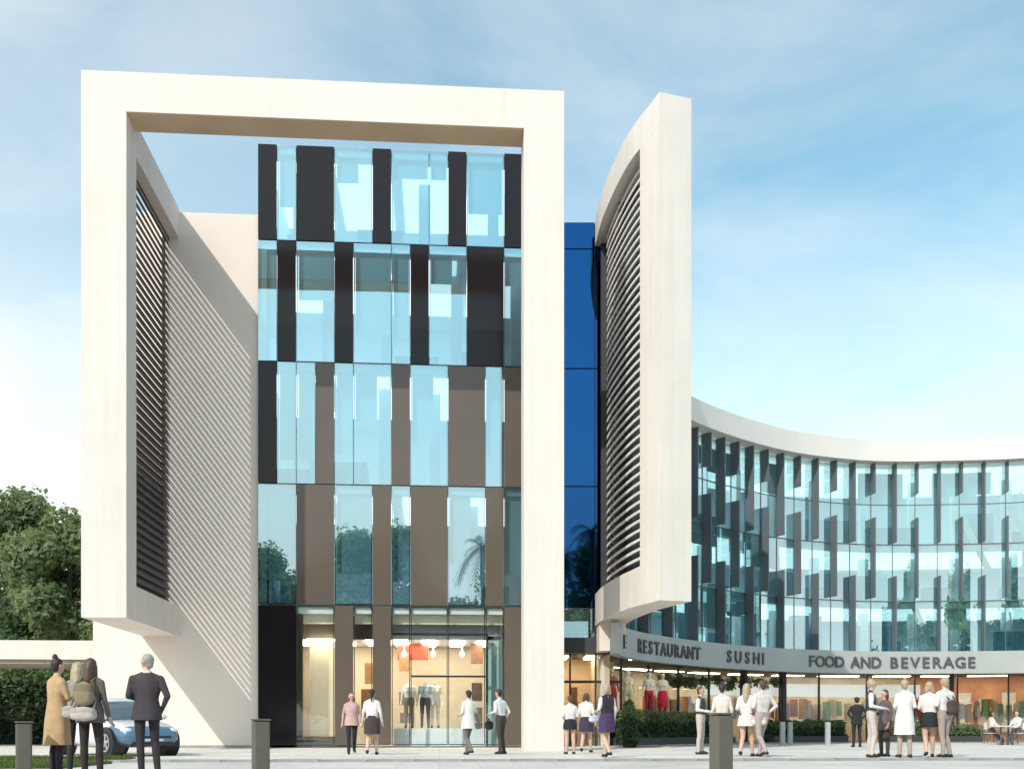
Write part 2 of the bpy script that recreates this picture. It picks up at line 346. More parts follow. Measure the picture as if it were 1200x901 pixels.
# ground floor shop interior
zs = zr[4]
m = MB().box(XF(2)+0.02, XF(13), YG+4.6, YG+4.8, 0.02, zs-0.3); obj('shop_wall', m, M['cream'], tower)
m = MB().box(XF(2)+0.02, XF(13)+1.0, YG+0.2, YG+4.6, 0.0, 0.06); obj('shop_floor', m, M['floor_in'], tower)
m = MB().box(XF(2)+0.02, XF(13)-0.05, YG+0.9, YG+4.5, zs-1.12, zs-0.95); obj('shop_ceiling', m, M['shopwhite'], tower)
m = MB().box(XF(2)+0.2, XF(7), YG+0.75, YG+0.88, zs-1.15, zs-0.55); obj('dark_bulkhead', m, M['panel'], tower)
m = MB().box(XF(7), XF(13)-0.05, YG+0.75, YG+0.88, zs-1.0, zs-0.50); obj('grey_bulkhead', m, M['sign'], tower)
for a_, b_ in ((2.1, 4), (5, 6), (7, 12.98)):
    m = MB().box(XF(a_), XF(b_), YG+0.42, YG+0.5, zs-0.62, zs-0.29); obj('cream_bulkhead', m, M['cream'], tower)
m = MB().box(XF(2)+0.3, XF(4), YG+0.5, YG+0.8, zs-1.22, zs-1.16); obj('ceiling_lamp_or_fill', m, M['lampwarm'], tower)  # added to brighten the front of the backdrop
m = MB().box(XF(2)-0.05, XF(2)+0.2, YG+0.3, YG+4.6, 0, zs-0.3); obj('shop_side_wall', m, M['panel'], tower)
m = MB().box(XF(2)+0.35, XF(4)+0.1, YG+1.0, YG+1.1, 0.42, zs-1.2); obj('display_backdrop', m, mat('glowing_display', (0.78, 0.66, 0.48), 0.7, var=0.08, emit=(1.0, 0.78, 0.52), estr=0.25), tower)  # faint glow added to keep the backdrop bright
m = MB().box(XF(2)+0.25, XF(4.9), YG+0.3, YG+1.2, 0.06, 0.40); obj('display_plinth', m, M['panel'], tower)
m = MB().box(XF(7)+0.05, XF(12.2), YG+0.9, YG+2.6, 0.06, 0.70); obj('display_platform', m, M['shopwhite'], tower)
m = MB().box(XF(7)+0.1, XF(8.9), YG+2.9, YG+3.2, 3.35, 3.95); obj('red_sign_box', m, mat('red_box', (0.45, 0.09, 0.06), 0.6), tower)
m = MB(); m.box(XF(12.05), XF(12.05)+0.09, YG+0.45, YG+0.6, 0.06, 4.15); m.box(XF(7)+0.02, XF(12.05), YG+0.45, YG+0.6, 4.06, 4.15); m.box(XF(8), XF(12.05), YG+0.47, YG+0.53, 2.55, 2.62)
obj('door_frame', m, M['mullion'], tower)
m = MB().box(XF(12.2), XF(13), YG+0.9, YG+1.0, 0.06, zs-1.0); obj('teal_screen', m, mat('teal_screen', (0.42, 0.62, 0.60), 0.5), tower)
for i, (x, z, ww, h, c) in enumerate([(11.35, 3.2, .45, .95, (0.30, 0.16, 0.10)), (11.4, 1.75, .4, .7, (0.14, 0.09, 0.08)), (11.4, .95, .4, .55, (0.14, 0.10, 0.09)), (7.25, 2.9, .4, .7, (0.45, 0.27, 0.14)), (7.25, 1.6, .6, .5, (0.30, 0.27, 0.25)), (7.3, .9, .55, .4, (0.32, 0.28, 0.27)), (5.3, 2.4, .5, .8, (0.35, 0.2, 0.08)), (5.1, 1.1, .8, 1.1, (0.22, 0.10, 0.05))]):
    m = MB().box(XF(x), XF(x)+ww, YG+2.7, YG+2.9, z, z+h); obj('display_shelf', m, mat('shelf_goods', c, 0.6, var=0.3, vscale=5), tower)
for k in range(7):
    x = XF(2.4+k*1.55); m = MB().box(x, x+0.5, YG+1.2, YG+3.6, zs-1.17, zs-1.125); obj('ceiling_lamp_or_fill', m, M['lampwarm'], tower)
for k in range(3):
    x = XF(7.6+k*1.6); m = MB(); m.tube([(x, YG+1.6, zs-1.12), (x, YG+1.6, zs-1.5)], 0.012, 6); m.ell((x, YG+1.6, zs-1.6), (0.09, 0.09, 0.13)); obj('pendant_lamp', m, M['coolglow'], tower)

# ------------------------------------------------------------------ white canopy bridge on the left
yc = 38.5
_, zc1 = onplane(50, 750, yc); _, zc0 = onplane(50, 777, yc)
xc1 = onplane(112, 750, yc)[0]
br = thing('covered_walkway', 'long white flat canopy roof attached to the side wall beside the trees', 'canopy')
m = MB().box(-34, xc1, yc, yc+3.5, zc0+0.15, zc1); obj('roof_slab', m, M['render'], br)
m = MB().box(-34, xc1, yc+0.12, yc+3.4, zc0, zc0+0.15); obj('soffit_board', m, M['terrace'], br)
for x in (-20.2, -26.5):
    m = MB().tube([(x, yc+2.6, 0), (x, yc+2.6, zc0)], 0.1, 12); obj('column', m, M['fascia'], br)

# ------------------------------------------------------------------ curved plan helpers
def spline(P, n=24):
    P = [Vector(p) for p in P]; Q = [2*P[0]-P[1]] + P + [2*P[-1]-P[-2]]; out = []
    for i in range(1, len(Q)-2):
        a, b, c, d = Q[i-1:i+3]
        for k in range(n):
            t = k/n; out.append(0.5*((2*b)+(c-a)*t+(2*a-5*b+4*c-d)*t*t+(3*b-a-3*c+d)*t**3))
    return out + [P[-1]]
class Curve:
    def __init__(s, P):
        s.p = spline(P); s.s = [0.0]
        for a, b in zip(s.p, s.p[1:]): s.s.append(s.s[-1]+(b-a).length)
        s.L = s.s[-1]; s.sa = np.array(s.s); s.xa = np.array([q.x for q in s.p]); s.ya = np.array([q.y for q in s.p])
    def at(s, d, off=0.0):                             # off > 0: away from the viewer's side (left of travel)
        x = float(np.interp(d, s.sa, s.xa)); y = float(np.interp(d, s.sa, s.ya))
        t = s.tan(d); return Vector((x - t.y*off, y + t.x*off))
    def tan(s, d):
        e = 0.25; a = max(0, d-e); b = min(s.L, d+e)
        return Vector((np.interp(b, s.sa, s.xa)-np.interp(a, s.sa, s.xa), np.interp(b, s.sa, s.ya)-np.interp(a, s.sa, s.ya))).normalized()
    def line(s, a, b, off, n): return [s.at(a+(b-a)*i/n, off) for i in range(n+1)]
    def find(s, u):                                    # arc length at which the curve crosses picture column u
        best = None
        for d in np.linspace(0, s.L, 900):
            q = s.at(d); xx = q.x*math.cos(YAW)-q.y*math.sin(YAW); yy = q.x*math.sin(YAW)+q.y*math.cos(YAW)
            e = abs(600+F*xx/yy-u)
            if best is None or e < best[0]: best = (e, d)
        return best[1]

# ------------------------------------------------------------------ glazed link and its louvred screen
link = thing('glazed_link_block', 'narrow deep blue glass block between the white portal and the curved wing', 'building')
LD = 39.6
lx0, ly0 = at(628, LD); lx1, ly1 = at(790, LD)
ld = Vector((lx1-lx0, ly1-ly0)).normalized(); ln = Vector((-ld.y, ld.x)); LW = Vector((lx1-lx0, ly1-ly0)).length
def lbox(a, b, o0, o1, z0_, z1_):
    A = Vector((lx0, ly0)); return MB().prism([A+ld*a+ln*o0, A+ld*b+ln*o0, A+ld*b+ln*o1, A+ld*a+ln*o1], z0_, z1_)
zv = lambda v, d=LD: CH + (HZ-v)/F*d
usplit = [0, (697-628)/F*LD, (735-628)/F*LD]; LW = usplit[-1]; LS = (729-628)/F*LD
vs = [260, 292, 432, 570, 712]
for i in range(2):
    for j in range(4):
        obj('glass_panel', lbox(usplit[i]+0.015, usplit[i+1]-0.015, -0.004*j, 0.06, zv(vs[j+1])+0.025, zv(vs[j])-0.025), M['blueglass'], link)
    obj('glass_panel', lbox(usplit[i]+0.015, usplit[i+1]-0.015, 0, 0.03, zv(748), zv(712)-0.025), M['glass'], link)
obj('core', lbox(0.02, LW, 0.07, 5, zv(712), zv(260)-0.03), M['mullion'], link)
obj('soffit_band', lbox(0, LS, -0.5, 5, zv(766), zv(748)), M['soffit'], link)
obj('shop_back_wall', lbox(0, LS, 3.2, 3.4, 0, zv(766)), M['warm'], link)
obj('shop_side_wall', lbox(0.0, 0.2, 0.1, 3.2, 0, zv(766)), M['warm'], link)
obj('shop_floor', lbox(0.0, LS, 0.05, 3.2, 0.0, 0.05), M['floor_in'], link)
for a, b in ((0.4, 1.3), (2.0, 3.0)):
    obj('ceiling_lamp_or_fill', lbox(a, b, 0.8, 2.4, zv(766)-0.06, zv(766)-0.01), M['lampwarm'], link)
for k, u_ in enumerate((640, 668, 698, 728)):
    a = (u_-628)/F*LD; obj('mullion', lbox(a-0.035, a+0.035, -0.03, 0.08, 0, zv(766)), M['mullion'], link)
obj('transom', lbox(0, LS, -0.02, 0.07, zv(800), zv(797)), M['mullion'], link)
for u0_, u1_ in ((640, 668), (668, 698), (698, 728)):
    obj('shop_pane', lbox((u0_-628)/F*LD+0.04, (u1_-628)/F*LD-0.04, 0.01, 0.02, 0.02, zv(766)), M['shopglass'], link)
for k, (a, b, c, z_, h_) in enumerate([(1.4, 1.7, (0.35, 0.16, 0.08), 0.05, 2.3), (2.0, 2.5, (0.5, 0.28, 0.12), 0.05, 1.5), (2.9, 3.2, (0.2, 0.1, 0.08), 0.05, 2.0)]):
    obj('display_stand', lbox(a, b, 1.5, 1.9, z_, z_+h_), mat('display_goods', c, 0.6, var=0.3, vscale=5), link)

WCp = [c2w(4.48, 31.1), c2w(3.75, 33.4), c2w(3.27, 36.6), c2w(3.16, 38.9)]
WC = Curve(WCp); WT = 1.08
zw0 = CH + (HZ-703)/F*31.1; zw1 = CH + (HZ-108)/F*31.1
sN = 0.0; sO = None
for d in np.linspace(0, WC.L, 400):
    q = WC.at(d); xx = q.x*math.cos(YAW)-q.y*math.sin(YAW); yy = q.x*math.sin(YAW)+q.y*math.cos(YAW)
    if 600+F*xx/yy < 750: sO = d; break
def wstrip(a, b, o0, o1, z0_, z1_, n=14):                # offsets to the right of travel away from the viewer
    return MB().strip(WC.line(a, b, -o0, n), WC.line(a, b, -o1, n), z0_, z1_)
scr = MB()
for args in ((0, WC.L, 0, WT, zw1-1.0, zw1), (0, WC.L, 0, WT, zw0, zw0+1.2)):
    m = wstrip(*args); scr.add(m.v, m.f)
m = wstrip(0, sO, 0.002, WT-0.002, zw0+1.2, zw1-1.0); scr.add(m.v, m.f)
obj('screen_frame', scr, M['render'], link)
obj('end_post', wstrip(WC.L-0.25, WC.L-0.02, 0.2, WT-0.1, zw0+1.2, zw1-1.0, 2), M['soffit'], link)
obj('screen_backing', wstrip(sO-0.02, WC.L-0.3, 0.62, 0.70, zw0+1.1, zw1-0.95), M['soffit'], link)
sl_ = wstrip(sO, WC.L-1.1, 0.30, 0.34, -0.045, 0.045).mesh('slat', M['slat_cream'])
zz = zw0+1.3
while zz < zw1-1.05:
    put('slat', sl_, link, (0, 0, zz)); zz += 0.306
for d in (WC.L-1.15, (sO+WC.L)/2):
    obj('slat_support', wstrip(d, d+0.05, 0.35, 0.62, zw0+1.2, zw1-1.0, 1), M['slat_dark'], link)
obj('support_pier', wstrip(WC.L-1.0, WC.L-0.02, 0.05, WT-0.05, zv(766), zw0, 4), M['render_wall'], link)

# ------------------------------------------------------------------ curved wing
CP = [(3.86, 36.4), (4.05, 37.7), (5.3, 40.4), (7.76, 43.7), (10.4, 46.3), (13.3, 48.4), (16.6, 49.7), (18.75, 50.0), (20.8, 49.9), (24.6, 49.4), (28.5, 47.8), (31.6, 45.4)]
CC = Curve([c2w(*q) for q in CP]); L = CC.L
curv = thing('curved_wing', 'concave curved glass building with staggered grey vertical fins and pale roof band', 'building')
NS = 90
ZR1 = CH+335*50/F; ZR0 = CH+311*50/F; ZS1 = CH+90*50/F; ZS0 = CH+64*50/F
SM = 2.6
def cstrip(a, b, o0, o1, z0_, z1_, n=NS):               # inner depth grows from nothing at the tip of the wing
    A = []; B = []
    for i in range(n+1):
        s_ = a+(b-a)*i/n; lim = 0.36+max(0, s_-1.6)*0.75
        A.append(CC.at(s_, min(o0, lim))); B.append(CC.at(s_, min(o1, lim+0.01)))
    return MB().strip(A, B, z0_, z1_)
GO = 0.55
s813 = CC.find(805)
obj('roof_band', cstrip(SM, L, -0.25, 9.5, ZR0, ZR1), M['fascia'], curv, smooth=False)
band = obj('sign_band', cstrip(0.0, L, 0.0, 0.35, ZS0, ZS1), M['sign'], curv)
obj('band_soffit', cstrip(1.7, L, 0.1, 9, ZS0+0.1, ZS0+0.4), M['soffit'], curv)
obj('first_floor_slab', cstrip(1.7, L, 0.35, 9.3, ZS1-0.35, ZS1-0.02), M['slab'], curv)
ZL = [ZS1, CH+150*50/F, CH+217*50/F, ZR0]
for z in ZL[1:3]: obj('floor_slab', cstrip(SM, L, GO+0.06, 9.3, z-0.32, z), M['slab'], curv)
obj('back_wall', cstrip(SM, L, 8.0, 8.3, ZS1, ZR0), M['inwall'], curv)
BAY = 1.05; nb = int(L/BAY)
for i in range(nb):
    a = SM+i*BAY; b = a+BAY
    if b > L: break
    for j in range(3):
        obj('window_pane', cstrip(a+0.02, b-0.02, GO, GO+0.015, ZL[j]+0.03, ZL[j+1]-0.03, 2), M['curveglass'], curv)
    obj('mullion', cstrip(a-0.014, a+0.014, GO-0.02, GO+0.05, ZS1, ZR0, 1), M['fin'], curv)
    fa = (i % 2 == 0)
    jit = 0.0
    def fin(z0_, z1_, kind='fin'):
        q0 = CC.at(a, 0.08); q1 = CC.at(a, GO-0.04); t = CC.tan(a)*0.035
        obj(kind, MB().prism([q0-t, q0+t, q1+t, q1-t], z0_, z1_), M['fin'], curv)
    if fa: fin(9.8, ZR0); fin(ZS1, 8.15)
    else: fin(12.2, ZR0); fin(7.1, 11.0)
for z in (ZL[1], ZL[2], (ZL[2]+ZL[3])/2):
    obj('transom', cstrip(SM, L-0.1, GO-0.02, GO+0.045, z-0.02, z+0.02), M['fin'], curv)
for i in range(60):
    a = random.uniform(8, L-2.5); j = i % 3; o = random.uniform(1.6, 5); ww = random.uniform(0.7, 2.2); hh = random.choice([0.9, 1.1, 1.5, 2.0])
    obj('interior_block', cstrip(a, a+ww, o, o+0.5, ZL[j]+0.01, ZL[j]+hh, 3), M['desk'], curv)
for i in range(16):
    a = 6+i*2.1; o = 2.4
    if a > L-1: break
    obj('interior_column', cstrip(a, a+0.35, o, o+0.35, ZS1, ZR0, 1), M['slab'], curv)
for i in range(26):
    a = random.uniform(5, L-3); j = i % 3
    obj('roller_blind', cstrip(a, a+BAY*random.choice([1, 2]), GO+0.35, GO+0.36, ZL[j+1]-0.35-random.uniform(0.5, 1.6), ZL[j+1]-0.33, 2), M['blind'], curv)
for i in range(16):
    a = 4+i*2.2
    if a > L-2: break
    for j in range(3): obj('ceiling_lamp_or_fill', cstrip(a, a+2.1, GO+0.5, 6.0, ZL[j+1]-0.40, ZL[j+1]-0.33, 2), M['coolglow'], curv)  # added glowing panels that lift the wing's interior
for (u0_, v0_, u1_, v1_) in [(1076, 703, 1100, 762), (1122, 700, 1158, 762), (1132, 598, 1165, 665), (1188, 590, 1215, 640)]:
    a, b = CC.find(min(u0_, 1230)), CC.find(min(u1_, 1230)); q0, q1 = CC.at(a, GO+0.35), CC.at(b, GO+0.35)
    obj('diagonal_brace', MB().tube([(*q0, CH+(HZ-v0_)*50/F), (*q1, CH+(HZ-v1_)*50/F)], 0.16, 8), M['fascia'], curv)
# letters
dg = None
def letters(text, u0_, u1_, h):
    s0, s1 = CC.find(u0_), CC.find(u1_); n = len(text)
    wd_ = {'I': 0.45, 'E': 0.85, 'F': 0.82, ' ': 0.6}
    ws = [wd_.get(c, 1.0) for c in text]; tot = sum(ws); acc = 0
    for c, w_ in zip(text, ws):
        mid = s0+(s1-s0)*(acc+w_/2)/tot; acc += w_
        if c == ' ': continue
        cu = bpy.data.curves.new('letter', 'FONT'); cu.body = c; cu.align_x = 'CENTER'; cu.size = h/0.70; cu.extrude = 0.03; cu.offset = 0.012; cu.resolution_u = 3
        tmp = bpy.data.objects.new('tmp', cu); COL.objects.link(tmp)
        bpy.context.view_layer.update()
        me = bpy.data.meshes.new_from_object(tmp.evaluated_get(bpy.context.evaluated_depsgraph_get()))
        bpy.data.objects.remove(tmp)
        me.materials.clear(); me.materials.append(M['letter'])
        q = CC.at(mid, -0.035); t = CC.tan(mid); nrm = Vector((t.y, -t.x))
        o = put('letter', me, band)
        o.matrix_local = Matrix(((t.x, 0, nrm.x, q.x), (t.y, 0, nrm.y, q.y), (0, 1, 0, ZS0+(ZS1-ZS0-h)/2), (0, 0, 0, 1)))
letters('E', 729.5, 733.5, 0.5)
letters('RESTAURANT', 746, 821, 0.52)
letters('SUSHI', 849, 896, 0.52)
letters('FOOD AND BEVERAGE', 946, 1144, 0.52)
# ground floor of the curved wing
SO = 2.2
obj('shop_back_wall', cstrip(2.0, CC.find(1095), 5.6, 5.8, 0, ZS0+0.1, 60), mat('shop_back_cream', (0.72, 0.60, 0.42), 0.8, var=0.25, vscale=0.8), curv)
obj('shop_back_wall', cstrip(CC.find(1095), L, 5.6, 5.8, 0, ZS0+0.1, 30), M['orange'], curv)
obj('terrace_floor', cstrip(1.0, L, -1.9, 6.6, -0.02, 0.05), M['terrace'], curv)
a = 6.2
while a+2.1 < L:
    obj('shop_pane', cstrip(a+0.03, a+2.07, SO, SO+0.015, 0.06, ZS0+0.1, 3), M['shopglass'], curv)
    obj('shop_mullion', cstrip(a-0.03, a+0.03, SO-0.05, SO+0.06, 0.05, ZS0+0.1, 1), M['mullion'], curv); a += 2.1
a = 3.0
while a+1.5 < L:
    obj('ceiling_lamp_or_fill', cstrip(a, a+1.4, 4.0, 4.5, ZS0+0.06, ZS0+0.095, 2), M['lampwarm'], curv); a += 2.1
for i, u_ in enumerate([908, 948, 1130]):
    a = CC.find(u_); obj('column', cstrip(a-0.09, a+0.09, 1.75, 1.93, 0.05, ZS0+0.1, 1), M['soffit'], curv)
cols = [(0.6, 0.06, 0.08), (0.78, 0.6, 0.25), (0.75, 0.3, 0.06), (0.82, 0.8, 0.72), (0.3, 0.45, 0.22), (0.5, 0.16, 0.08), (0.25, 0.45, 0.46), (0.7, 0.52, 0.42)]
cm = [mat('garment_rack_cloth', c, 0.85, var=0.2, vscale=6) for c in cols]
gs = MB().box(-0.09, 0.09, -0.2, 0.2, -0.95, 0); gs.v = [(x*(1.0 if z > -0.5 else 1.35), y, z) for x, y, z in gs.v]
for i in range(90):
    a = CC.find(826)+i*0.24
    if a > L-2: break
    q = CC.at(a, 2.9+0.35*math.sin(i*1.3)); t = CC.tan(a)
    o = put('hanging_garment', gs.mesh('hanging_garment', cm[(i*5+i//4) % 8]), curv, (q.x, q.y, 2.05+0.15*math.sin(i*0.9))); o.rotation_euler = (0, 0, math.atan2(t.y, t.x))
    o.scale = (1, 1, 0.8+0.35*((i*7) % 5)/5)
obj('glow_pelmet', cstrip(CC.find(868), CC.find(1095), 2.32, 2.5, 2.30, 2.92, 40), mat('glowing_pelmet', (0.85, 0.84, 0.8), 0.7, emit=(1.0, 0.97, 0.9), estr=0.5), curv)  # glow added so the shaded pelmet stays white
obj('wall_shelf', cstrip(CC.find(1100), L-1, 5.3, 5.6, 1.6, 1.7, 20), M['cream'], curv)
for i in range(10):
    a = CC.find(1105)+i*0.75
    if a > L-1: break
    obj('wall_poster', cstrip(a, a+0.5, 5.52, 5.59, 0.5, 2.3+0.3*(i % 2), 2), cm[(3, 6, 1, 3, 7)[i % 5]], curv)
# ------------------------------------------------------------------ vegetation
def leaf_mesh(name, centres, radii, n, size, m, seed, flat=0.8, droop=0.0, shell=0.55):
    r = np.random.default_rng(seed); centres = np.array(centres, float); radii = np.array(radii, float)
    if radii.ndim == 1: radii = np.stack([radii]*3, 1)
    w_ = np.prod(radii, 1)**(2/3); k = r.choice(len(centres), n, p=w_/w_.sum())
    d = r.normal(size=(n, 3)); d /= np.linalg.norm(d, axis=1)[:, None]
    rad = (shell + (1-shell)*r.random(n))[:, None]*(1+0.10*r.normal(size=n))[:, None]
    c = centres[k] + d*radii[k]*rad; c[:, 2] -= droop*r.random(n)
    nrm = d*flat + r.normal(size=(n, 3))*0.6 + np.array([0, 0, 0.35]); nrm /= np.linalg.norm(nrm, axis=1)[:, None]
    a = np.cross(nrm, r.normal(size=(n, 3))); a /= np.linalg.norm(a, axis=1)[:, None]; b = np.cross(nrm, a)
    s = (size*(0.6+0.8*r.random(n)))[:, None]
    v = np.empty((n, 4, 3)); v[:, 0] = c - a*s*0.5; v[:, 1] = c + b*s*0.27 + nrm*s*0.06; v[:, 2] = c + a*s*0.5; v[:, 3] = c - b*s*0.27 + nrm*s*0.06
    me = bpy.data.meshes.new(name); f = np.arange(n*4).reshape(n, 4)
    me.vertices.add(n*4); me.vertices.foreach_set('co', v.reshape(-1))
    me.loops.add(n*4); me.loops.foreach_set('vertex_index', f.reshape(-1))
    me.polygons.add(n); me.polygons.foreach_set('loop_start', np.arange(n)*4); me.polygons.foreach_set('loop_total', np.full(n, 4))
    ms = m if isinstance(m, list) else [m]
    for x in ms: me.materials.append(x)
    me.polygons.foreach_set('material_index', (k % len(ms)).astype(np.int32))
    me.update(); me.validate(); return me
def crown_blobs(h, w, seed, n=34):
    r = random.Random(seed); C = []; Rr = []
    for i in range(n):
        z = h*(0.20+0.74*r.random()); q = (z/h-0.20)/0.74; prof = math.sin(math.pi*min(1, 0.18+0.80*q))**0.7
        a = r.random()*6.283; rr = w*0.5*prof*math.sqrt(r.random())*0.95
        C.append((rr*math.cos(a), rr*math.sin(a), z)); Rr.append(w*(0.11+0.08*r.random()))
    return C, Rr
def make_tree(name, label, h, w, seed, mats, n, size, loc, group=None, cat='tree'):
    C, Rr = crown_blobs(h, w, seed); t = thing(name, label, cat, loc, 0, group)
    put('crown', leaf_mesh('crown', C, Rr, n, size, mats, seed), t)
    m = MB(); m.tube([(0, 0, -0.2), (0.05, 0, h*0.2), (-0.06, 0.05, h*0.42), (0.0, 0, h*0.75)], [h*0.024, h*0.018, h*0.014, h*0.004], 9)
    obj('trunk', m, M['bark'], t, smooth=True)
    r = random.Random(seed+1)
    for i in range(7):
        c = Vector(C[r.randrange(len(C))]); z0_ = h*(0.22+0.3*r.random()); m = MB()
        m.tube([(0, 0, z0_), (c.x*0.5, c.y*0.5, z0_+(c.z-z0_)*0.6), tuple(c)], [h*0.009, h*0.006, h*0.002], 6); obj('limb', m, M['bark'], t, smooth=True)
    return t
def dup(o, loc, label=None, sc=1, rz=0, group=None):
    c = o.copy(); COL.objects.link(c); c.location = loc; c.scale = (sc, sc, sc); c.rotation_euler = (0, 0, rz)
    if label: c['label'] = label
    if group: c['group'] = group
    for ch in o.children:
        d = ch.copy(); COL.objects.link(d); d.parent = c
        for e in ch.children:
            q = e.copy(); COL.objects.link(q); q.parent = d
    return c
TL = [leafmat('tree_leaf', (0.19, 0.25, 0.13)), leafmat('tree_leaf_pale', (0.25, 0.30, 0.16)), leafmat('tree_leaf_deep', (0.10, 0.155, 0.08))]
LM = [TL[0], TL[1], TL[0], TL[2]]
P3 = lambda u, d, z=0: (*at(u, d), z)
t1 = make_tree('broadleaf_tree', 'tall broadleaf tree with light green crown rising above the white canopy', 13.6, 9.5, 11, LM, 20000, 0.36, P3(18, 58))
t2 = make_tree('broadleaf_tree', 'dark green broadleaf tree close against the white portal post', 12.4, 8.0, 23, [TL[0], TL[2], TL[0]], 19000, 0.36, P3(82, 54))
dup(t1, P3(-62, 60), 'broadleaf tree standing beyond the end of the white canopy', 0.95, 2.0)
dup(t2, P3(45, 70), 'broadleaf tree glimpsed behind the two trees above the canopy', 0.95, 1.0)
# trees across the street, mirrored in the facade glass
grp = 'trees across the street mirrored in the glass'
lab = 'broadleaf tree across the street, seen mirrored in the tower windows'
for i, (x, y, sc) in enumerate([(-21, -24, 1.42), (-13.5, -22, 1.22), (-7.5, -25, 1.38), (-2.5, -23, 1.15), (-17, -26, 1.3), (-10.5, -27, 1.4), (-4.5, -28, 1.45), (1.5, -27, 1.1), (7.5, -22, 1.35), (15, -24, 1.25), (23, -22, 1.4), (31, -24, 1.2), (40, -22, 1.35), (-30, -22, 1.3), (-39, -23, 1.2), (49, -24, 1.3)]):
    dup((t1, t2)[i % 2], (x, y, 0), lab, sc, i*1.3, grp)
def make_palm(loc, h, label, seed, group):
    r = random.Random(seed); t = thing('palm_tree', label, 'tree', loc, 0, group)
    m = MB(); m.tube([(0, 0, -0.1), (0.15, 0, h*0.5), (0.1, 0.1, h)], [0.26, 0.18, 0.15], 10); obj('trunk', m, M['bark'], t, smooth=True)
    m = MB()
    for k in range(26):
        a = r.random()*6.283; up = r.uniform(-0.5, 1.1); ln_ = r.uniform(2.2, 3.2); prev = None; pts = []
        for j in range(9):
            q = j/8; rr = ln_*q*math.cos(up*0.6)*(1-0.15*q); z = h+ln_*(math.sin(up)*q-0.75*q*q)
            pts.append(Vector((0.1+rr*math.cos(a), 0.1+rr*math.sin(a), z)))
        sd = Vector((-math.sin(a), math.cos(a), 0))
        for j in range(1, 9):
            for sgn in (-1, 1):
                for f_ in (0, 0.5):
                    b0 = pts[j-1].lerp(pts[j], f_); L_ = 0.75*math.sin(math.pi*(0.15+0.8*(j-0.5)/9))
                    tip = b0+sd*sgn*L_*0.8+(pts[j]-pts[j-1])*0.9+Vector((0, 0, -0.25*L_)); w_ = (pts[j]-pts[j-1])*0.28
                    m.add([b0, b0+w_, tip], [(0, 1, 2)])
    obj('fronds', m, M['leaf_dark'], t); return t
for i, (x, y, h) in enumerate([(3.6, -15, 16.5), (6.2, -16, 19.0), (10.5, -15, 14.5), (13.0, -20, 10.5)]):
    make_palm((x, y, 0), h, 'palm tree across the street, seen mirrored in the glass', 40+i, 'palms across the street mirrored in the glass')
def make_hedge(label, plan, h, n, seed, wd_=0.8, size=0.11, mats=None, cat='hedge', z0_=0.05):
    """plan: polyline of centre points; a dense clipped hedge with a dark core of twigs"""
    t = thing('hedge', label, cat, (plan[0][0], plan[0][1], z0_)); base = Vector((plan[0][0], plan[0][1], 0))
    P = [Vector((q[0], q[1], 0))-base for q in plan]; C = []; Rr = []
    seg = [(a, b) for a, b in zip(P, P[1:])]; r = random.Random(seed)
    for a, b in seg:
        k = max(2, int((b-a).length/0.35))
        for i in range(k):
            q = a.lerp(b, (i+0.5)/k)
            for zf in (0.22, 0.55, 0.84):
                C.append((q.x+r.uniform(-.12, .12)*wd_, q.y+r.uniform(-.12, .12)*wd_, h*zf*(1+r.uniform(-.06, .09)))); Rr.append((0.42*wd_, 0.42*wd_, h*0.24))
    m = MB(); A = []; B = []
    for i, q in enumerate(P):
        tt = (P[min(i+1, len(P)-1)]-P[max(i-1, 0)]).normalized(); nn = Vector((-tt.y, tt.x, 0)); A.append(q-nn*wd_*0.2); B.append(q+nn*wd_*0.2)
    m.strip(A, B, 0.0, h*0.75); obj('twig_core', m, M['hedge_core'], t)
    f = put('foliage', leaf_mesh('foliage', C, Rr, n, size, mats or [M['leaf_dark'], M['leaf_dark'], M['leaf']], seed, shell=0.75), t); f['kind'] = 'stuff'
    return t
def arc(u0_, u1_, off, n): a, b = CC.find(u0_), CC.find(u1_); return [tuple(CC.at(a+(b-a)*i/n, off)) for i in range(n+1)]
def planter(plan, label_obj, w_=0.95, h=0.28):
    P = [Vector(q) for q in plan]; A = []; B = []
    for i, q in enumerate(P):
        tt = (P[min(i+1, len(P)-1)]-P[max(i-1, 0)]).normalized(); nn = Vector((-tt.y, tt.x)); A.append(q-nn*w_/2); B.append(q+nn*w_/2)
    o = obj('planter_edge', MB().strip([a - P[0] for a in A], [b-P[0] for b in B], 0, h), M['soffit'], label_obj); return o
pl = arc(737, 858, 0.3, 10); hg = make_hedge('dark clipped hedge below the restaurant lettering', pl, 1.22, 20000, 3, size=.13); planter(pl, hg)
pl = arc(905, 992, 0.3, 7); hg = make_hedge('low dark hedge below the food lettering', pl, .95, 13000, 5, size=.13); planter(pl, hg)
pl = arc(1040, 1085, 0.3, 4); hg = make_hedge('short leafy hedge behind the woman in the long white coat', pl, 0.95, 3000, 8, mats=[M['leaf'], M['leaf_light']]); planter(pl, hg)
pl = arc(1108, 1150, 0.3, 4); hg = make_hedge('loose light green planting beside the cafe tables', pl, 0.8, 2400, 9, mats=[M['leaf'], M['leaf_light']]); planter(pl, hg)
make_hedge('tall dark hedge under the white canopy', [(-34, 45), (-24, 45), (-12, 45.5)], 3.4, 30000, 12, wd_=2.0, size=0.24, z0_=0)
dk = make_hedge('small dark bush in front of the hedge end by the glazed link', [at(733, 36.5), at(741, 36.8)], 1.5, 1600, 15, wd_=0.6, z0_=0.02)
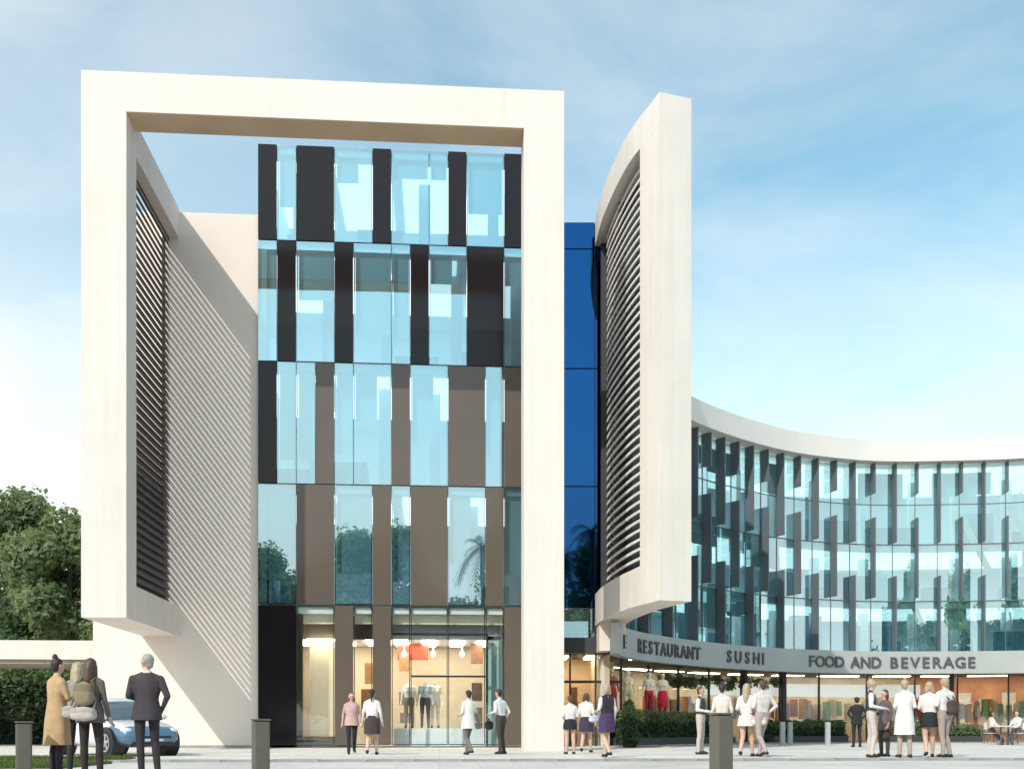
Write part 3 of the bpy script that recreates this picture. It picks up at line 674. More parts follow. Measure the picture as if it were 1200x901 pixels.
# lawn strip
def lawn(x0_, x1_, y0_, y1_, n, seed):
    r = np.random.default_rng(seed); x = r.uniform(x0_, x1_, n); y = r.uniform(y0_, y1_, n); h = r.uniform(0.04, 0.11, n); a = r.uniform(0, 6.28, n)
    v = np.zeros((n, 3, 3)); dx = np.cos(a)*0.012; dy = np.sin(a)*0.012
    v[:, 0, 0] = x-dx; v[:, 0, 1] = y-dy; v[:, 1, 0] = x+dx; v[:, 1, 1] = y+dy; v[:, 2, 0] = x+r.normal(0, .03, n); v[:, 2, 1] = y+r.normal(0, .03, n); v[:, 2, 2] = h; v[:, :2, 2] = 0.0
    me = bpy.data.meshes.new('lawn'); me.from_pydata(v.reshape(-1, 3).tolist(), [], np.arange(n*3).reshape(n, 3).tolist()); me.materials.append(M['grass']); return me
for (a, b, c, d, n) in ((-17, -6.5, 18.2, 20.9, 30000), (-17.5, -6.9, 22.8, 23.9, 16000)):
    g = MB().box(a, b, c, d, -0.02, 0.02); tag(obj('lawn_soil', g, mat('lawn_soil', (0.10, 0.13, 0.045), 0.95, var=0.3)), kind='structure')
    o = put('lawn', lawn(a, b, c, d, n, int(n)), None, (0, 0, 0.015)); tag(o, 'short green grass strip beside the paving', 'grass', kind='stuff')
# ------------------------------------------------------------------ bollards
def bollard(u, d, w_, h, label, rz):
    t = thing('bollard', label, 'bollard', P3(u, d, 0), rz)
    h2 = w_/2; obj('post', MB().box(-h2, h2, -h2, h2, 0.0, h-0.025), M['bollard'], t, bevel=0.025)
    obj('cap', MB().box(-h2-0.012, h2+0.012, -h2-0.012, h2+0.012, h-0.024, h), M['bollard'], t, bevel=0.006)
    obj('base_plate', MB().box(-h2-0.05, h2+0.05, -h2-0.05, h2+0.05, 0.0, 0.012), M['kerb'], t)
    return t
bollard(28, 14.5, 0.21, 0.80, 'square stone bollard next to the woman in the camel coat', R(20))
bollard(305.5, 14.2, 0.22, 0.83, 'square stone bollard in front of the dark cladding panel of the tower', R(20))
bollard(845, 12.5, 0.22, 0.89, 'square stone bollard in front of the restaurant hedge', R(16))
# small far posts
for u_, d_, lb_ in ((917, 41, 'small grey post, one of two close together before the food hedge'), (970, 42, 'small grey post standing alone near the man in black suit'), (926, 43, 'small grey post, one of two close together before the food hedge')):
    o = obj('marker_post', MB().box(-0.09, 0.09, -0.09, 0.09, 0, 0.95), M['sign'], None, bevel=0.015); o.location = P3(u_, d_, 0.01)
    tag(o, lb_, 'post', 'small grey posts before the food hedge')

# ------------------------------------------------------------------ people
def cap(a, b, ra, rb, tagm, sx=1.0, n=10):
    return dict(a=Vector(a), b=Vector(b), ra=ra, rb=rb, t=tagm, n=n)
def capmesh(mb, c):
    a, b = c['a'], c['b']; d = b-a; L_ = d.length
    t = d.normalized() if L_ > 1e-6 else Vector((0, 0, 1)); x = t.orthogonal().normalized(); y = t.cross(x); rings = []
    for k in range(4):
        th = math.pi/2*(1-k/3.0)*0.97; rings.append((a-t*c['ra']*math.sin(th), c['ra']*math.cos(th)))
    for k in range(4):
        th = math.pi/2*(k/3.0)*0.97; rings.append((b+t*c['rb']*math.sin(th), c['rb']*math.cos(th)))
    n = c['n']; mb.loft([[p_+(x*math.cos(6.2832*i/n)+y*math.sin(6.2832*i/n))*r_ for i in range(n)] for p_, r_ in rings])
def capdist(P, c):
    a = np.array(c['a']); b = np.array(c['b']); d = b-a; L2 = max(d@d, 1e-9)
    h = np.clip(((P-a)@d)/L2, 0, 1); q = a+h[:, None]*d; return np.linalg.norm(P-q, axis=1)-(c['ra']+(c['rb']-c['ra'])*h)
def remesh(mb, voxel, smooth=2):
    me = mb.mesh('tmp', M['skin']); o = bpy.data.objects.new('tmp', me); COL.objects.link(o)
    md = o.modifiers.new('r', 'REMESH'); md.mode = 'VOXEL'; md.voxel_size = voxel
    bpy.context.view_layer.update()
    out = bpy.data.meshes.new_from_object(o.evaluated_get(bpy.context.evaluated_depsgraph_get()))
    bpy.data.objects.remove(o); bpy.data.meshes.remove(me)
    bm = bmesh.new(); bm.from_mesh(out)
    for _ in range(smooth): bmesh.ops.smooth_vert(bm, verts=bm.verts, factor=0.5, use_axis_x=True, use_axis_y=True, use_axis_z=True)
    bm.to_mesh(out); bm.free(); out.polygons.foreach_set('use_smooth', [True]*len(out.polygons)); return out
_cm = {}
def cloth(c, rough=0.85):
    k = tuple(c)
    if k not in _cm: _cm[k] = mat('cloth_%d' % len(_cm), c, rough, var=0.16, vscale=9, bump=0.25, bscale=28)
    return _cm[k]
HAIR = {'dark': (0.03, 0.02, 0.016), 'brown': (0.09, 0.05, 0.03), 'blond': (0.42, 0.33, 0.23), 'grey': (0.35, 0.33, 0.31), 'red': (0.20, 0.07, 0.04), 'black': (0.012, 0.012, 0.014)}
SHOE = (0.025, 0.022, 0.022)
def ring(cx, cy, z, rx, ry, n=20, ph=0, amp=0.0, k=7):
    return [(cx+rx*(1+amp*math.sin(k*a+ph))*math.cos(a), cy+ry*(1+amp*math.sin(k*a+ph))*math.sin(a), z) for a in (2*math.pi*i/n for i in range(n))]
LG = dict(stand=[((-.10, .0, .49), (-.11, .03, .085)), ((.10, -.02, .49), (.115, .0, .085))],
          walk=[((-.09, -.16, .50), (-.09, -.20, .085)), ((.09, .0, .48), (.09, .26, .14))],
          weight=[((-.11, -.07, .49), (-.15, .0, .085)), ((.09, .01, .49), (.07, .03, .085))],
          sit=[((-.11, -.44, .50), (-.12, -.42, .085)), ((.11, -.46, .50), (.13, -.36, .085))])
AR = dict(down=((.25, .03, 1.14), (.26, -.06, .90)), swing_f=((.24, -.06, 1.15), (.23, -.26, .98)), swing_b=((.25, .14, 1.16), (.26, .16, .91)),
          bent=((.25, .02, 1.15), (.12, -.25, 1.10)), folded=((.25, -.04, 1.16), (-.04, -.20, 1.16)), pocket=((.29, .08, 1.15), (.20, -.04, .93)),
          phone=((.22, -.10, 1.16), (.10, -.28, 1.32)), hip=((.34, .08, 1.17), (.19, .0, 1.02)), up=((.26, -.16, 1.22), (.14, -.24, 1.44)), table=((.24, -.12, 1.16), (.12, -.36, 1.08)))
def person(label, u, d, H, face, top, bottom, legs='stand', la='down', ra='down', hair='dark', style='short', skirt=None, coat=None, sleeve=True, bare_legs=False, fem=True,
           lean=0.0, turn=0.0, group=None, vox=0.0135, shoe=SHOE, name='person', cat='person', headless=False, skin=(0.60, 0.39, 0.29), drop=0.0, z=0.012, vest=None):
    """stands at picture column u, depth d; face = heading in degrees (0 looks to the viewer, 90 to the right, 180 away)"""
    k = H/1.75; mats = [mat_skin(skin), cloth(top), cloth(bottom), cloth(shoe), cloth(HAIR[hair], 0.5), cloth((0.02, 0.02, 0.02)), cloth((0.42, 0.16, 0.14)), cloth(vest or top)]
    SK, TOP, BOT, SH, HR, EY, LIP, VEST = range(8)
    prim = []; V3 = Vector; ln_ = lean
    def tl(p_): return V3((p_[0], p_[1]-ln_*max(0, p_[2]-0.95), p_[2]))
    sw = 0.168 if fem else 0.188; hw = 0.095
    sit = legs == 'sit'
    # torso as stacked capsules across the body
    up = VEST if vest else TOP
    TS = ((0.90, 0.085 if fem else .08, 0.105, BOT), (0.97, 0.075, 0.108, BOT), (1.06, 0.055, 0.100, up), (1.15, 0.06 if fem else .075, 0.098, up), (1.26, 0.075 if fem else .095, 0.108, up), (1.36, 0.10 if fem else 0.12, 0.098, up))
    for A_, B_ in zip(TS, TS[1:]):
        for j in range(4):
            f_ = j/4; z_, hx, r_ = [A_[i]+(B_[i]-A_[i])*f_ for i in range(3)]; prim.append(cap(tl((-hx, 0.0, z_)), tl((hx, 0.0, z_)), r_, r_, A_[3] if f_ < .6 else B_[3]))
    prim.append(cap(tl((-TS[-1][1], 0.0, 1.36)), tl((TS[-1][1], 0.0, 1.36)), .098, .098, up))
    for sx in (-1, 1): prim.append(cap(tl((sx*.02, .02, 1.475)), tl((sx*.13, .015, 1.415)), .046, .056, up))
    if fem:
        for sx in (-1, 1): prim.append(cap(tl((sx*.07, -.075, 1.27)), tl((sx*.07, -.08, 1.25)), .058, .058, up))
    prim.append(cap(tl((-sw+.03, .01, 1.395)), tl((sw-.03, .01, 1.395)), .066, .066, up))
    prim.append(cap(tl((0, .01, 1.44)), tl((0, -.005, 1.54)), .054, .050, SK))
    for i, sx in enumerate((-1, 1)):
        kn, an = LG[legs][i]; hip = V3((sx*hw, 0, .90)); kn = V3(kn); an = V3(an)
        lt = SK if bare_legs else BOT
        prim.append(cap(hip, kn, .092 if fem else .09, .062, BOT if (not bare_legs) else SK))
        calf = kn.lerp(an, .35)+V3((0, .015, 0)); prim.append(cap(kn, calf, .058, .058, lt)); prim.append(cap(calf, an, .058, .040 if bare_legs else .048, lt))
        pit = 0.0 if an.z < 0.1 else -.5
        heel = an+V3((0, .045, -.045)); toe = an+V3((sx*.02, -.15, -.052+pit*.06)); prim.append(cap(heel, an+V3((0, -.05, -.03)), .042, .045, SH)); prim.append(cap(an+V3((0, -.05, -.035)), toe, .045, .030, SH))
    for sx, pose in ((-1, ra), (1, la)):
        e, w_ = AR[pose]; e = tl((sx*(e[0]-(.0 if not fem else .02)), e[1], e[2])); w_ = tl((sx*w_[0], w_[1], w_[2])); sh = tl((sx*sw, .01, 1.395))
        st = TOP if sleeve else SK
        prim.append(cap(sh, e, .055 if fem else .062, .043 if fem else .048, TOP)); prim.append(cap(e, w_, .043 if fem else .047, .030, st))
        fd = (w_-e).normalized(); side = fd.cross(V3((0, 0, 1)) if abs(fd.z) < .8 else V3((1, 0, 0))).normalized(); pn = fd.cross(side)
        # the palm's width axis; the thumb points forward/inward
        pc = w_+fd*.085; prim.append(cap(w_+fd*.01, pc, .027, .034, SK))
        for j, fl in enumerate((.070, .082, .078, .062)):
            b0 = pc+side*(j-1.5)*.021+fd*.012; m1 = b0+fd*fl*.55+pn*.012; m2 = m1+fd*fl*.42+pn*.028; prim.append(cap(b0, m1, .0105, .010, SK, n=6)); prim.append(cap(m1, m2, .010, .008, SK, n=6))
        tb = w_+fd*.045+side*-.030; prim.append(cap(tb, tb+fd*.045-side*.028+pn*.012, .0125, .010, SK, n=6))
    # head
    hc = tl((0, -.015, 1.635)); ct, st_ = math.cos(turn), math.sin(turn)
    def hd(x, y, z_): return hc+V3((x*ct-y*st_, x*st_+y*ct, z_))
    if not headless:
        prim.append(cap(hd(0, .012, .028), hd(0, .0, .03), .088, .088, SK)); prim.append(cap(hd(0, -.012, -.03), hd(0, -.02, -.062), .070, .048, SK))
        prim.append(cap(hd(0, -.088, .004), hd(0, -.100, -.022), .009, .014, SK, n=6))
        for sx in (-1, 1):
            prim.append(cap(hd(sx*.084, .01, -.012), hd(sx*.088, .014, .02), .012, .014, SK, n=6)); prim.append(cap(hd(sx*.032, -.080, .012), hd(sx*.034, -.080, .012), .0125, .0125, EY, n=6))
        prim.append(cap(hd(-.02, -.077, -.050), hd(.02, -.077, -.050), .0105, .0105, LIP, n=6))
    mb = MB()
    for c in prim: capmesh(mb, c)
    me = remesh(mb, vox, 3)
    for m_ in mats: me.materials.append(m_) if len(me.materials) < 99 else None
    if len(me.materials) > len(mats): me.materials.pop(index=0)
    nf = len(me.polygons); P = np.empty(nf*3); me.polygons.foreach_get('center', P); P = P.reshape(-1, 3)
    D = np.stack([capdist(P, c) for c in prim], 1); ti = np.array([c['t'] for c in prim])[D.argmin(1)]
    me.polygons.foreach_set('material_index', ti.astype(np.int32))
    root = thing(name, label, cat, P3(u, d, z-drop*k), R(face)+0.0-YAW*0, group); root.scale = (k, k, k)
    put('body', me, root)
    def garment(nm, rows, col, amp=0.03, ph=0.0, open_=True):
        rr = []
        for (z_, cx, cy, rx, ry) in rows:
            q = tl((cx, cy, z_)) if z_ > .95 else V3((cx, cy, z_)); f_ = 1 if z_ < .9 else .3
            rr.append(ring(q.x, q.y, z_, rx, ry, 28, ph+z_*1.2, amp*f_, 6))
        m_ = MB(); m_.loft(rr, cap=False); m_.loft([[(x*.985, y*.985, z_) for x, y, z_ in r_] for r_ in rr], cap=False)
        return obj(nm, m_, cloth(col), root, smooth=True)
    ph = random.random()*6
    if skirt:
        col, hem, fl = skirt; garment('skirt', [(1.06, 0, 0, .150, .112), (.98, 0, 0, .185, .128), (.88, 0, .004, .205, .14), ((.88+hem)/2, 0, 0, .205+fl*.5, .15+fl*.5), (hem, 0, 0, .20+fl, .155+fl)], col, .04, ph)
    if coat:
        col, hem = coat
        rows_ = [(1.485, 0, .012, .070, .068), (1.455, 0, .012, .115, .082), (1.42, 0, .01, sw-.012, .096), (1.38, 0, .006, sw+.012, .113), (1.33, 0, .002, sw+.022, .125), (1.25, 0, -.012, sw-.003, .142), (1.12, 0, 0, .160, .125), (1.0, 0, 0, .188, .138), (.90, 0, 0, .205, .15)]
        zc = .90; 
        while zc-0.12 > hem: zc -= .12; rows_.append((zc, 0, 0, .207+(.9-zc)*.05, .155+(.9-zc)*.06))
        rows_.append((hem, 0, 0, .21+(.9-hem)*.05, .157+(.9-hem)*.06)); garment('jacket' if hem > .7 else 'coat', rows_, col, .03, ph)
    if not headless and style != 'bald':
        hb = MB(); hp = [cap(hd(0, .022, .040), hd(0, .02, .044), .0935, .0935, 0), cap(hd(0, .045, -.01), hd(0, .05, -.03), .070, .06, 0)]
        if style == 'long': hp += [cap(hd(0, .055, -.02), hd(0, .085, -.20), .085, .078, 0), cap(hd(0, .085, -.20), hd(.01, .10, -.33), .078, .04, 0), cap(hd(-.07, .01, 0), hd(-.085, .02, -.16), .035, .03, 0), cap(hd(.07, .01, 0), hd(.085, .02, -.16), .035, .03, 0)]
        if style == 'bob': hp += [cap(hd(-.05, .04, -.02), hd(-.06, .04, -.10), .055, .045, 0), cap(hd(.05, .04, -.02), hd(.06, .04, -.10), .055, .045, 0)]
        if style == 'bun': hp += [cap(hd(0, .05, .145), hd(0, .05, .155), .042, .040, 0), cap(hd(0, .045, .10), hd(0, .05, .13), .03, .03, 0)]
        if style == 'pony': hp += [cap(hd(0, .10, .05), hd(0, .15, .0), .03, .04, 0), cap(hd(0, .15, .0), hd(0, .14, -.20), .042, .015, 0)]
        for c in hp: capmesh(hb, c)
        hm_ = remesh(hb, .011, 1); hm_.materials.clear(); hm_.materials.append(mats[HR])
        # cut the hair away from the face
        bm = bmesh.new(); bm.from_mesh(hm_); kill = []
        for v in bm.verts:
            q = v.co-hc; lx, ly = q.x*ct+q.y*st_, -q.x*st_+q.y*ct
            if ly < -.02 and q.z < .062+.25*(ly+.02)*-0.2 and abs(lx) < .075: kill.append(v)
            elif ly < .0 and q.z < -.0 and style in ('short', 'bun', 'pony'): kill.append(v)
        bmesh.ops.delete(bm, geom=kill, context='VERTS'); bm.to_mesh(hm_); bm.free()
        put('hair', hm_, root)
    return root
_sk = {}
def mat_skin(c):
    if c not in _sk: _sk[c] = mat('skin_%d' % len(_sk), c, 0.55, var=0.06, vscale=12)
    return _sk[c]
def bag(name, label, cat, owner, loc, size, col, strap=None, rnd=0.4, drp=0.0):
    """a soft bag carried by its owner: placed beside the body in the owner's own frame"""
    o = thing(name, label, cat); o.matrix_world = Matrix.Identity(4)
    k = owner.scale[0]; rz = owner.rotation_euler[2]; c = Vector(loc)*k; c.rotate(Matrix.Rotation(rz, 3, 'Z'))
    o.location = Vector(owner.location)+c; o.rotation_euler = (0, 0, rz); o.scale = (k, k, k)
    m = MB(); sx, sy, sz = size; rings = []
    for i in range(9):
        z_ = -1+2*i/8; q = (1-abs(z_)**3.2)**(1/3.2)*.96+.04; rings.append([(sx*q*math.copysign(abs(math.cos(a))**.6, math.cos(a))*(1+.04*math.sin(5*a+i)), sy*q*math.copysign(abs(math.sin(a))**.6, math.sin(a))*(1+.05*math.sin(4*a+2*i)), sz*z_+drp*abs(math.cos(a))) for a in (6.2832*j/16 for j in range(16))])
    m.loft(rings); obj('bag_body', m, cloth(col), o, smooth=True)
    m = MB(); m.loft([[(x*1.03, y*1.06, z_) for x, y, z_ in rings[j]] for j in (5, 6, 7)], cap=False); obj('flap', m, cloth(tuple(c_*.75 for c_ in col)), o, smooth=True)
    if strap:
        for pts in strap: m = MB(); m.tube(pts, .014, 6); obj('strap', m, cloth(tuple(c_*.6 for c_ in col)), o, smooth=True)
    return o
WH = (0.74, 0.71, 0.68); BK = (0.02, 0.018, 0.02); BG = (0.60, 0.53, 0.46)
person('woman with a dark top bun in a long camel coat, arms folded', 67, 15.0, 1.70, 140, (0.50, 0.33, 0.18), (0.035, 0.02, 0.035), la='folded', ra='folded', hair='dark', style='bun', coat=((0.50, 0.33, 0.18), 0.46), vox=.011)
person('fair haired woman in grey jacket half hidden behind the backpack wearer', 91, 15.9, 1.70, 200, (0.30, 0.27, 0.23), (0.03, 0.025, 0.025), la='bent', ra='up', hair='blond', style='long', coat=((0.33, 0.30, 0.25), 0.86), vox=.011)
bp_ = person('long dark haired woman with a backpack and hip bag, seen from behind', 106, 14.7, 1.68, 172, (0.13, 0.105, 0.09), (0.025, 0.02, 0.02), legs='weight', la='bent', ra='down', hair='brown', style='long', coat=((0.14, 0.115, 0.10), 0.80), vox=.011)
bag('backpack', 'mottled olive backpack worn by the long dark haired woman', 'backpack', bp_, (0.0, .20, 1.22), (.14, .09, .19), (0.26, 0.22, 0.14), strap=[[(s_*.09, -.02, .18), (s_*.10, -.16, .26), (s_*.12, -.33, .10), (s_*.12, -.22, -.16), (s_*.12, -.04, -.17)] for s_ in (-1, 1)])
bag('hip_bag', 'pale grey puffy bag hanging below the olive backpack', 'bag', bp_, (0.0, .22, .93), (.19, .09, .11), (0.50, 0.46, 0.42), strap=[[(s_*.16, 0, .08), (s_*.14, -.10, .20), (s_*.10, -.1, .30)] for s_ in (-1, 1)])
bag('shoulder_bag', 'pale round bag at the left elbow of the backpack wearer', 'bag', bp_, (.30, .04, .96), (.11, .08, .10), (0.46, 0.42, 0.37), strap=[[(-.02, 0, .09), (-.05, -.02, .22), (-.08, 0, .40)]])
sm_ = person('man in a dark suit jacket seen from behind, head turned aside', 172, 15.1, 1.77, 192, (0.055, 0.045, 0.052), (0.035, 0.028, 0.03), legs='weight', la='bent', ra='pocket', hair='grey', style='short', coat=((0.06, 0.048, 0.056), 0.80), fem=False, turn=R(50), vox=.011)
m = MB(); m.loft([ring(0, .008, z_, r_, r_*.95, 20) for z_, r_ in ((1.465, .078), (1.50, .066), (1.525, .061), (1.525, .057), (1.48, .06))], cap=False); obj('shirt_collar', m, cloth(WH), sm_, smooth=True)
person('woman in a pink blouse and black trousers walking towards the street', 412, 27.2, 1.63, 8, (0.50, 0.33, 0.30), BK, legs='walk', la='down', ra='down', hair='red', style='bob', coat=((0.55, 0.37, 0.34), 0.82))
w6 = person('woman in white blouse and dark knee skirt walking to the shop window', 436, 26.4, 1.68, 175, WH, (0.55, 0.36, 0.28), legs='walk', hair='dark', style='pony', skirt=((0.05, 0.04, 0.04), 0.56, .015), bare_legs=True)
w7 = person('woman in a long loose white top and grey trousers by the shop door', 549, 26.4, 1.66, 215, (0.76, 0.74, 0.68), (0.17, 0.16, 0.15), legs='walk', la='bent', ra='bent', hair='dark', style='short', coat=((0.78, 0.76, 0.70), 0.72))
bag('handbag', 'olive grey handbag behind the woman in the long white top', 'bag', w7, (-.26, .08, .80), (.13, .06, .10), (0.16, 0.15, 0.11), strap=[[(-.05, 0, .09), (.04, -.03, .30), (.06, -.04, .5)]])
m8 = person('man in white shirt and dark trousers standing by the shop door', 587, 27.2, 1.72, 230, WH, (0.06, 0.05, 0.045), legs='weight', la='bent', ra='pocket', hair='dark', style='short', fem=False, lean=.10)
bag('briefcase', 'dark briefcase carried by the man in white shirt by the shop door', 'bag', m8, (.24, -.22, .78), (.15, .05, .13), (0.05, 0.05, 0.045), strap=[[(-.05, 0, .12), (0, 0, .19), (.05, 0, .12)]])
person('woman in white top and black shorts beside the white portal leg', 668, 27.2, 1.55, 190, WH, BK, la='bent', ra='bent', hair='brown', style='short', bare_legs=True, skirt=(BK, .74, .0))
person('woman in white blouse and short dark skirt between two women by the link', 687, 29.0, 1.68, 160, (0.72, 0.66, 0.62), BK, legs='walk', hair='brown', style='bob', skirt=((0.04, 0.03, 0.06), .62, .01), bare_legs=True, la='bent')
p11 = person('light haired woman in black waistcoat and purple skirt', 711, 24.2, 1.73, 205, (0.70, 0.67, 0.68), (0.05, 0.03, 0.09), legs='walk', la='bent', ra='down', hair='blond', style='bob', skirt=((0.06, 0.035, 0.10), .60, .01), bare_legs=True, vest=(0.03, 0.025, 0.04))
bag('handbag', 'white handbag on the arm of the woman in purple skirt', 'bag', p11, (.26, -.12, .92), (.15, .07, .09), (0.70, 0.68, 0.72), strap=[[(-.06, 0, .08), (0, .02, .22), (.06, 0, .08)]])
p12 = person('man in white shirt and dark waistcoat beside the restaurant hedge', 821, 27.0, 1.78, 60, WH, (0.52, 0.46, 0.41), legs='stand', la='bent', ra='bent', hair='brown', style='short', fem=False, vest=(0.05, 0.05, 0.05))
person('woman in pale top standing behind the tall stone bollard', 846, 25.0, 1.76, 180, (0.72, 0.66, 0.60), (0.12, 0.10, 0.10), hair='dark', style='bun', la='down', ra='down')
p14 = person('woman with long pale hair, white tunic and bare legs', 875, 24.8, 1.76, 150, (0.70, 0.64, 0.62), (0.12, 0.08, 0.09), legs='walk', la='bent', ra='down', hair='blond', style='long', skirt=((0.66, 0.60, 0.58), .74, .03), bare_legs=True)
bag('shoulder_bag', 'large pale shoulder bag of the woman in white tunic', 'bag', p14, (-.30, .06, .86), (.20, .09, .12), (0.66, 0.60, 0.57), strap=[[(-.08, 0, .10), (.06, 0, .32), (.12, 0, .55)]])
person('man in pale shirt and light patterned trousers beside the woman in tunic', 893, 24.6, 1.83, 200, (0.68, 0.62, 0.59), (0.40, 0.34, 0.32), legs='walk', la='bent', ra='hip', hair='brown', style='short', fem=False)
person('man in black suit seen from behind in front of the low hedge', 1004, 37.5, 1.82, 178, BK, BK, legs='stand', la='hip', ra='hip', hair='black', style='short', fem=False, coat=(BK, .80))
person('man in dark waistcoat and pale trousers talking to the dark dressed woman', 1021, 24.2, 1.84, 70, WH, (0.55, 0.48, 0.44), legs='weight', la='bent', ra='bent', hair='blond', style='short', fem=False, vest=(0.06, 0.05, 0.06))
person('dark dressed woman facing the man in waistcoat', 1037, 24.9, 1.62, -80, (0.12, 0.09, 0.10), (0.06, 0.045, 0.05), legs='weight', la='down', ra='bent', hair='brown', style='bob', coat=((0.13, 0.10, 0.11), .70))
person('woman in a long white coat facing the cafe', 1060, 24.1, 1.82, 176, (0.80, 0.77, 0.72), (0.42, 0.33, 0.29), legs='stand', la='bent', ra='bent', hair='blond', style='bun', coat=((0.82, 0.79, 0.74), .52))
p19 = person('woman in white blouse and black shorts with a big bag', 1089, 24.3, 1.78, 160, (0.72, 0.67, 0.64), BK, legs='walk', la='bent', ra='down', hair='blond', style='bob', skirt=(BK, .70, -.01), bare_legs=True)
bag('shoulder_bag', 'wide grey beige bag of the woman in black shorts', 'bag', p19, (-.24, -.05, .92), (.22, .09, .13), (0.50, 0.45, 0.40), strap=[[(-.08, 0, .10), (.04, 0, .32), (.08, 0, .5)]])
p20 = person('tall man in white shirt with a small dark backpack', 1107, 24.2, 1.88, 200, WH, (0.36, 0.30, 0.27), legs='weight', la='bent', ra='down', hair='blond', style='short', fem=False)
bag('backpack', 'small dark brown backpack slung low on the tall man', 'backpack', p20, (-.05, .17, 1.10), (.12, .08, .17), (0.08, 0.06, 0.05), strap=[[(s_*.08, 0, .16), (s_*.10, -.14, .30), (s_*.12, -.28, .16), (s_*.11, -.04, -.14)] for s_ in (-1, 1)])
# cafe: tables, chairs and seated guests on the terrace
def cafe_table(u, d, label):
    t = thing('cafe_table', label, 'table', P3(u, d, 0.055)); m = MB(); m.loft([ring(0, 0, z_, r_, r_, 24) for z_, r_ in ((.71, .40), (.735, .42), (.75, .41))]); obj('table_top', m, M['awning'], t)
    obj('pedestal', MB().tube([(0, 0, .02), (0, 0, .71)], .03, 10), M['fin'], t); m = MB(); m.loft([ring(0, 0, z_, r_, r_, 20) for z_, r_ in ((0, .24), (.02, .22))]); obj('foot', m, M['fin'], t); return t
def cafe_chair(x, y, rz, label):
    t = thing('cafe_chair', label, 'chair', (x, y, 0.055), rz); obj('seat', MB().box(-.21, .21, -.2, .22, .43, .455), M['awning'], t, bevel=.01); obj('backrest', MB().box(-.2, .2, .2, .225, .60, .88), M['awning'], t, bevel=.01)
    for sx in (-.19, .19):
        obj('leg', MB().tube([(sx, -.18, 0), (sx, -.17, .43)], .014, 6), M['fin'], t); obj('leg', MB().tube([(sx, .21, 0), (sx, .21, .88)], .014, 6), M['fin'], t)
    return t
for u_, d_, fa, lb, tp, hr in ((1162, 43.0, 80, 'guest in white seated at the cafe table beside the planting', WH, 'dark'), (1192, 42.6, -70, 'guest in white seated facing the planting at the far cafe table', WH, 'brown')):
    r_ = person(lb, u_, d_, 1.72, fa, tp, (0.10, 0.08, 0.08), legs='sit', la='table', ra='table', hair=hr, style='bob', drop=.36, z=.055)
    c = Vector((0, .02, 0)); c.rotate(Matrix.Rotation(R(fa), 3, 'Z')); cafe_chair(r_.location.x+c.x, r_.location.y+c.y, R(fa), 'white cafe chair under the '+lb.split(' at ')[0].split(' facing')[0]+(' beside the planting' if 'beside' in lb else ' at the far table'))
cafe_table(1173, 42.6, 'white round cafe table beside the planting')
cafe_table(1186, 44.5, 'white round cafe table at the orange wall')
# ------------------------------------------------------------------ mannequins
def mannequin(x, y, z, label, top, bottom, H=1.95, face=0, skin=(0.70, 0.68, 0.66), headless=True, skirt=None, coat=None):
    o = person(label, 600, 30, H, face, top, bottom, hair='grey', style='bald', headless=headless, name='mannequin', cat='mannequin', skin=skin, skirt=skirt, coat=coat, vox=.016); o.location = (x, y, z); return o
mannequin(XF(8.75), YG+1.7, .70, 'headless mannequin in pale blue grey top and dark jeans in the shop window', (0.42, 0.47, 0.52), (0.06, 0.065, 0.075))
mannequin(XF(7.85), YG+1.9, .70, 'headless mannequin in white top and brown trousers in the shop window', (0.66, 0.65, 0.63), (0.20, 0.15, 0.13))
mannequin(XF(9.3), YG+2.2, .70, 'mannequin in cream top behind the jeans mannequin', (0.70, 0.60, 0.52), (0.62, 0.60, 0.58))
RD = (0.50, 0.03, 0.05)
for u_, tp, bt, lb, sk in ((757, (0.45, 0.12, 0.12), RD, 'mannequin in red top and long red skirt behind the hedge', (RD, .35, .02)), (774, (0.72, 0.66, 0.45), (0.55, 0.62, 0.40), 'mannequin in cream top and pale green trousers behind the hedge', None), (797, (0.78, 0.74, 0.66), RD, 'mannequin in cream top and red trousers behind the hedge', None), (812, (0.66, 0.70, 0.55), (0.60, 0.02, 0.05), 'mannequin in pale green top and bright red skirt behind the hedge', ((0.60, 0.02, 0.05), .4, .0))):
    q = CC.at(CC.find(u_), 1.5); mannequin(q.x, q.y, 1.16, lb, tp, bt, 1.95, 0, headless=False, skirt=sk)
obj('display_step', cstrip(CC.find(742), CC.find(822), 1.1, 1.95, 0.052, 1.16, 14), M['soffit'], curv)
for u_ in (757, 774, 797, 812):
    a = CC.find(u_); obj('mannequin_fill', cstrip(a-.1, a+.1, .5, .7, ZS0+.05, ZS0+.095, 1), M['fillspot'], curv)  # added fill squares, where sunlight does not reach the mannequins
for i in range(2):
    a = CC.find(738+i*7); obj('white_curtain', cstrip(a, a+0.42, 1.5, 1.62, .06, ZS0, 3), M['awning'], curv)
# hanging green planting above the pelmet
a0, a1 = CC.find(828), CC.find(945)
C_ = [(*CC.at(a0+(a1-a0)*i/24, 2.2+.2*(i % 3)), ZS0-0.30-.08*(i % 4)) for i in range(25)]
hgp = thing('hanging_planting', 'bright green trailing plants under the curved sign band', 'plant', C_[0])
pf = put('foliage', leaf_mesh('foliage', [tuple(Vector(c)-Vector(C_[0])) for c in C_], [(.35, .3, .22)]*25, 5000, .16, [M['leaf_light'], M['leaf']], 31, droop=.15), hgp); pf['kind'] = 'stuff'
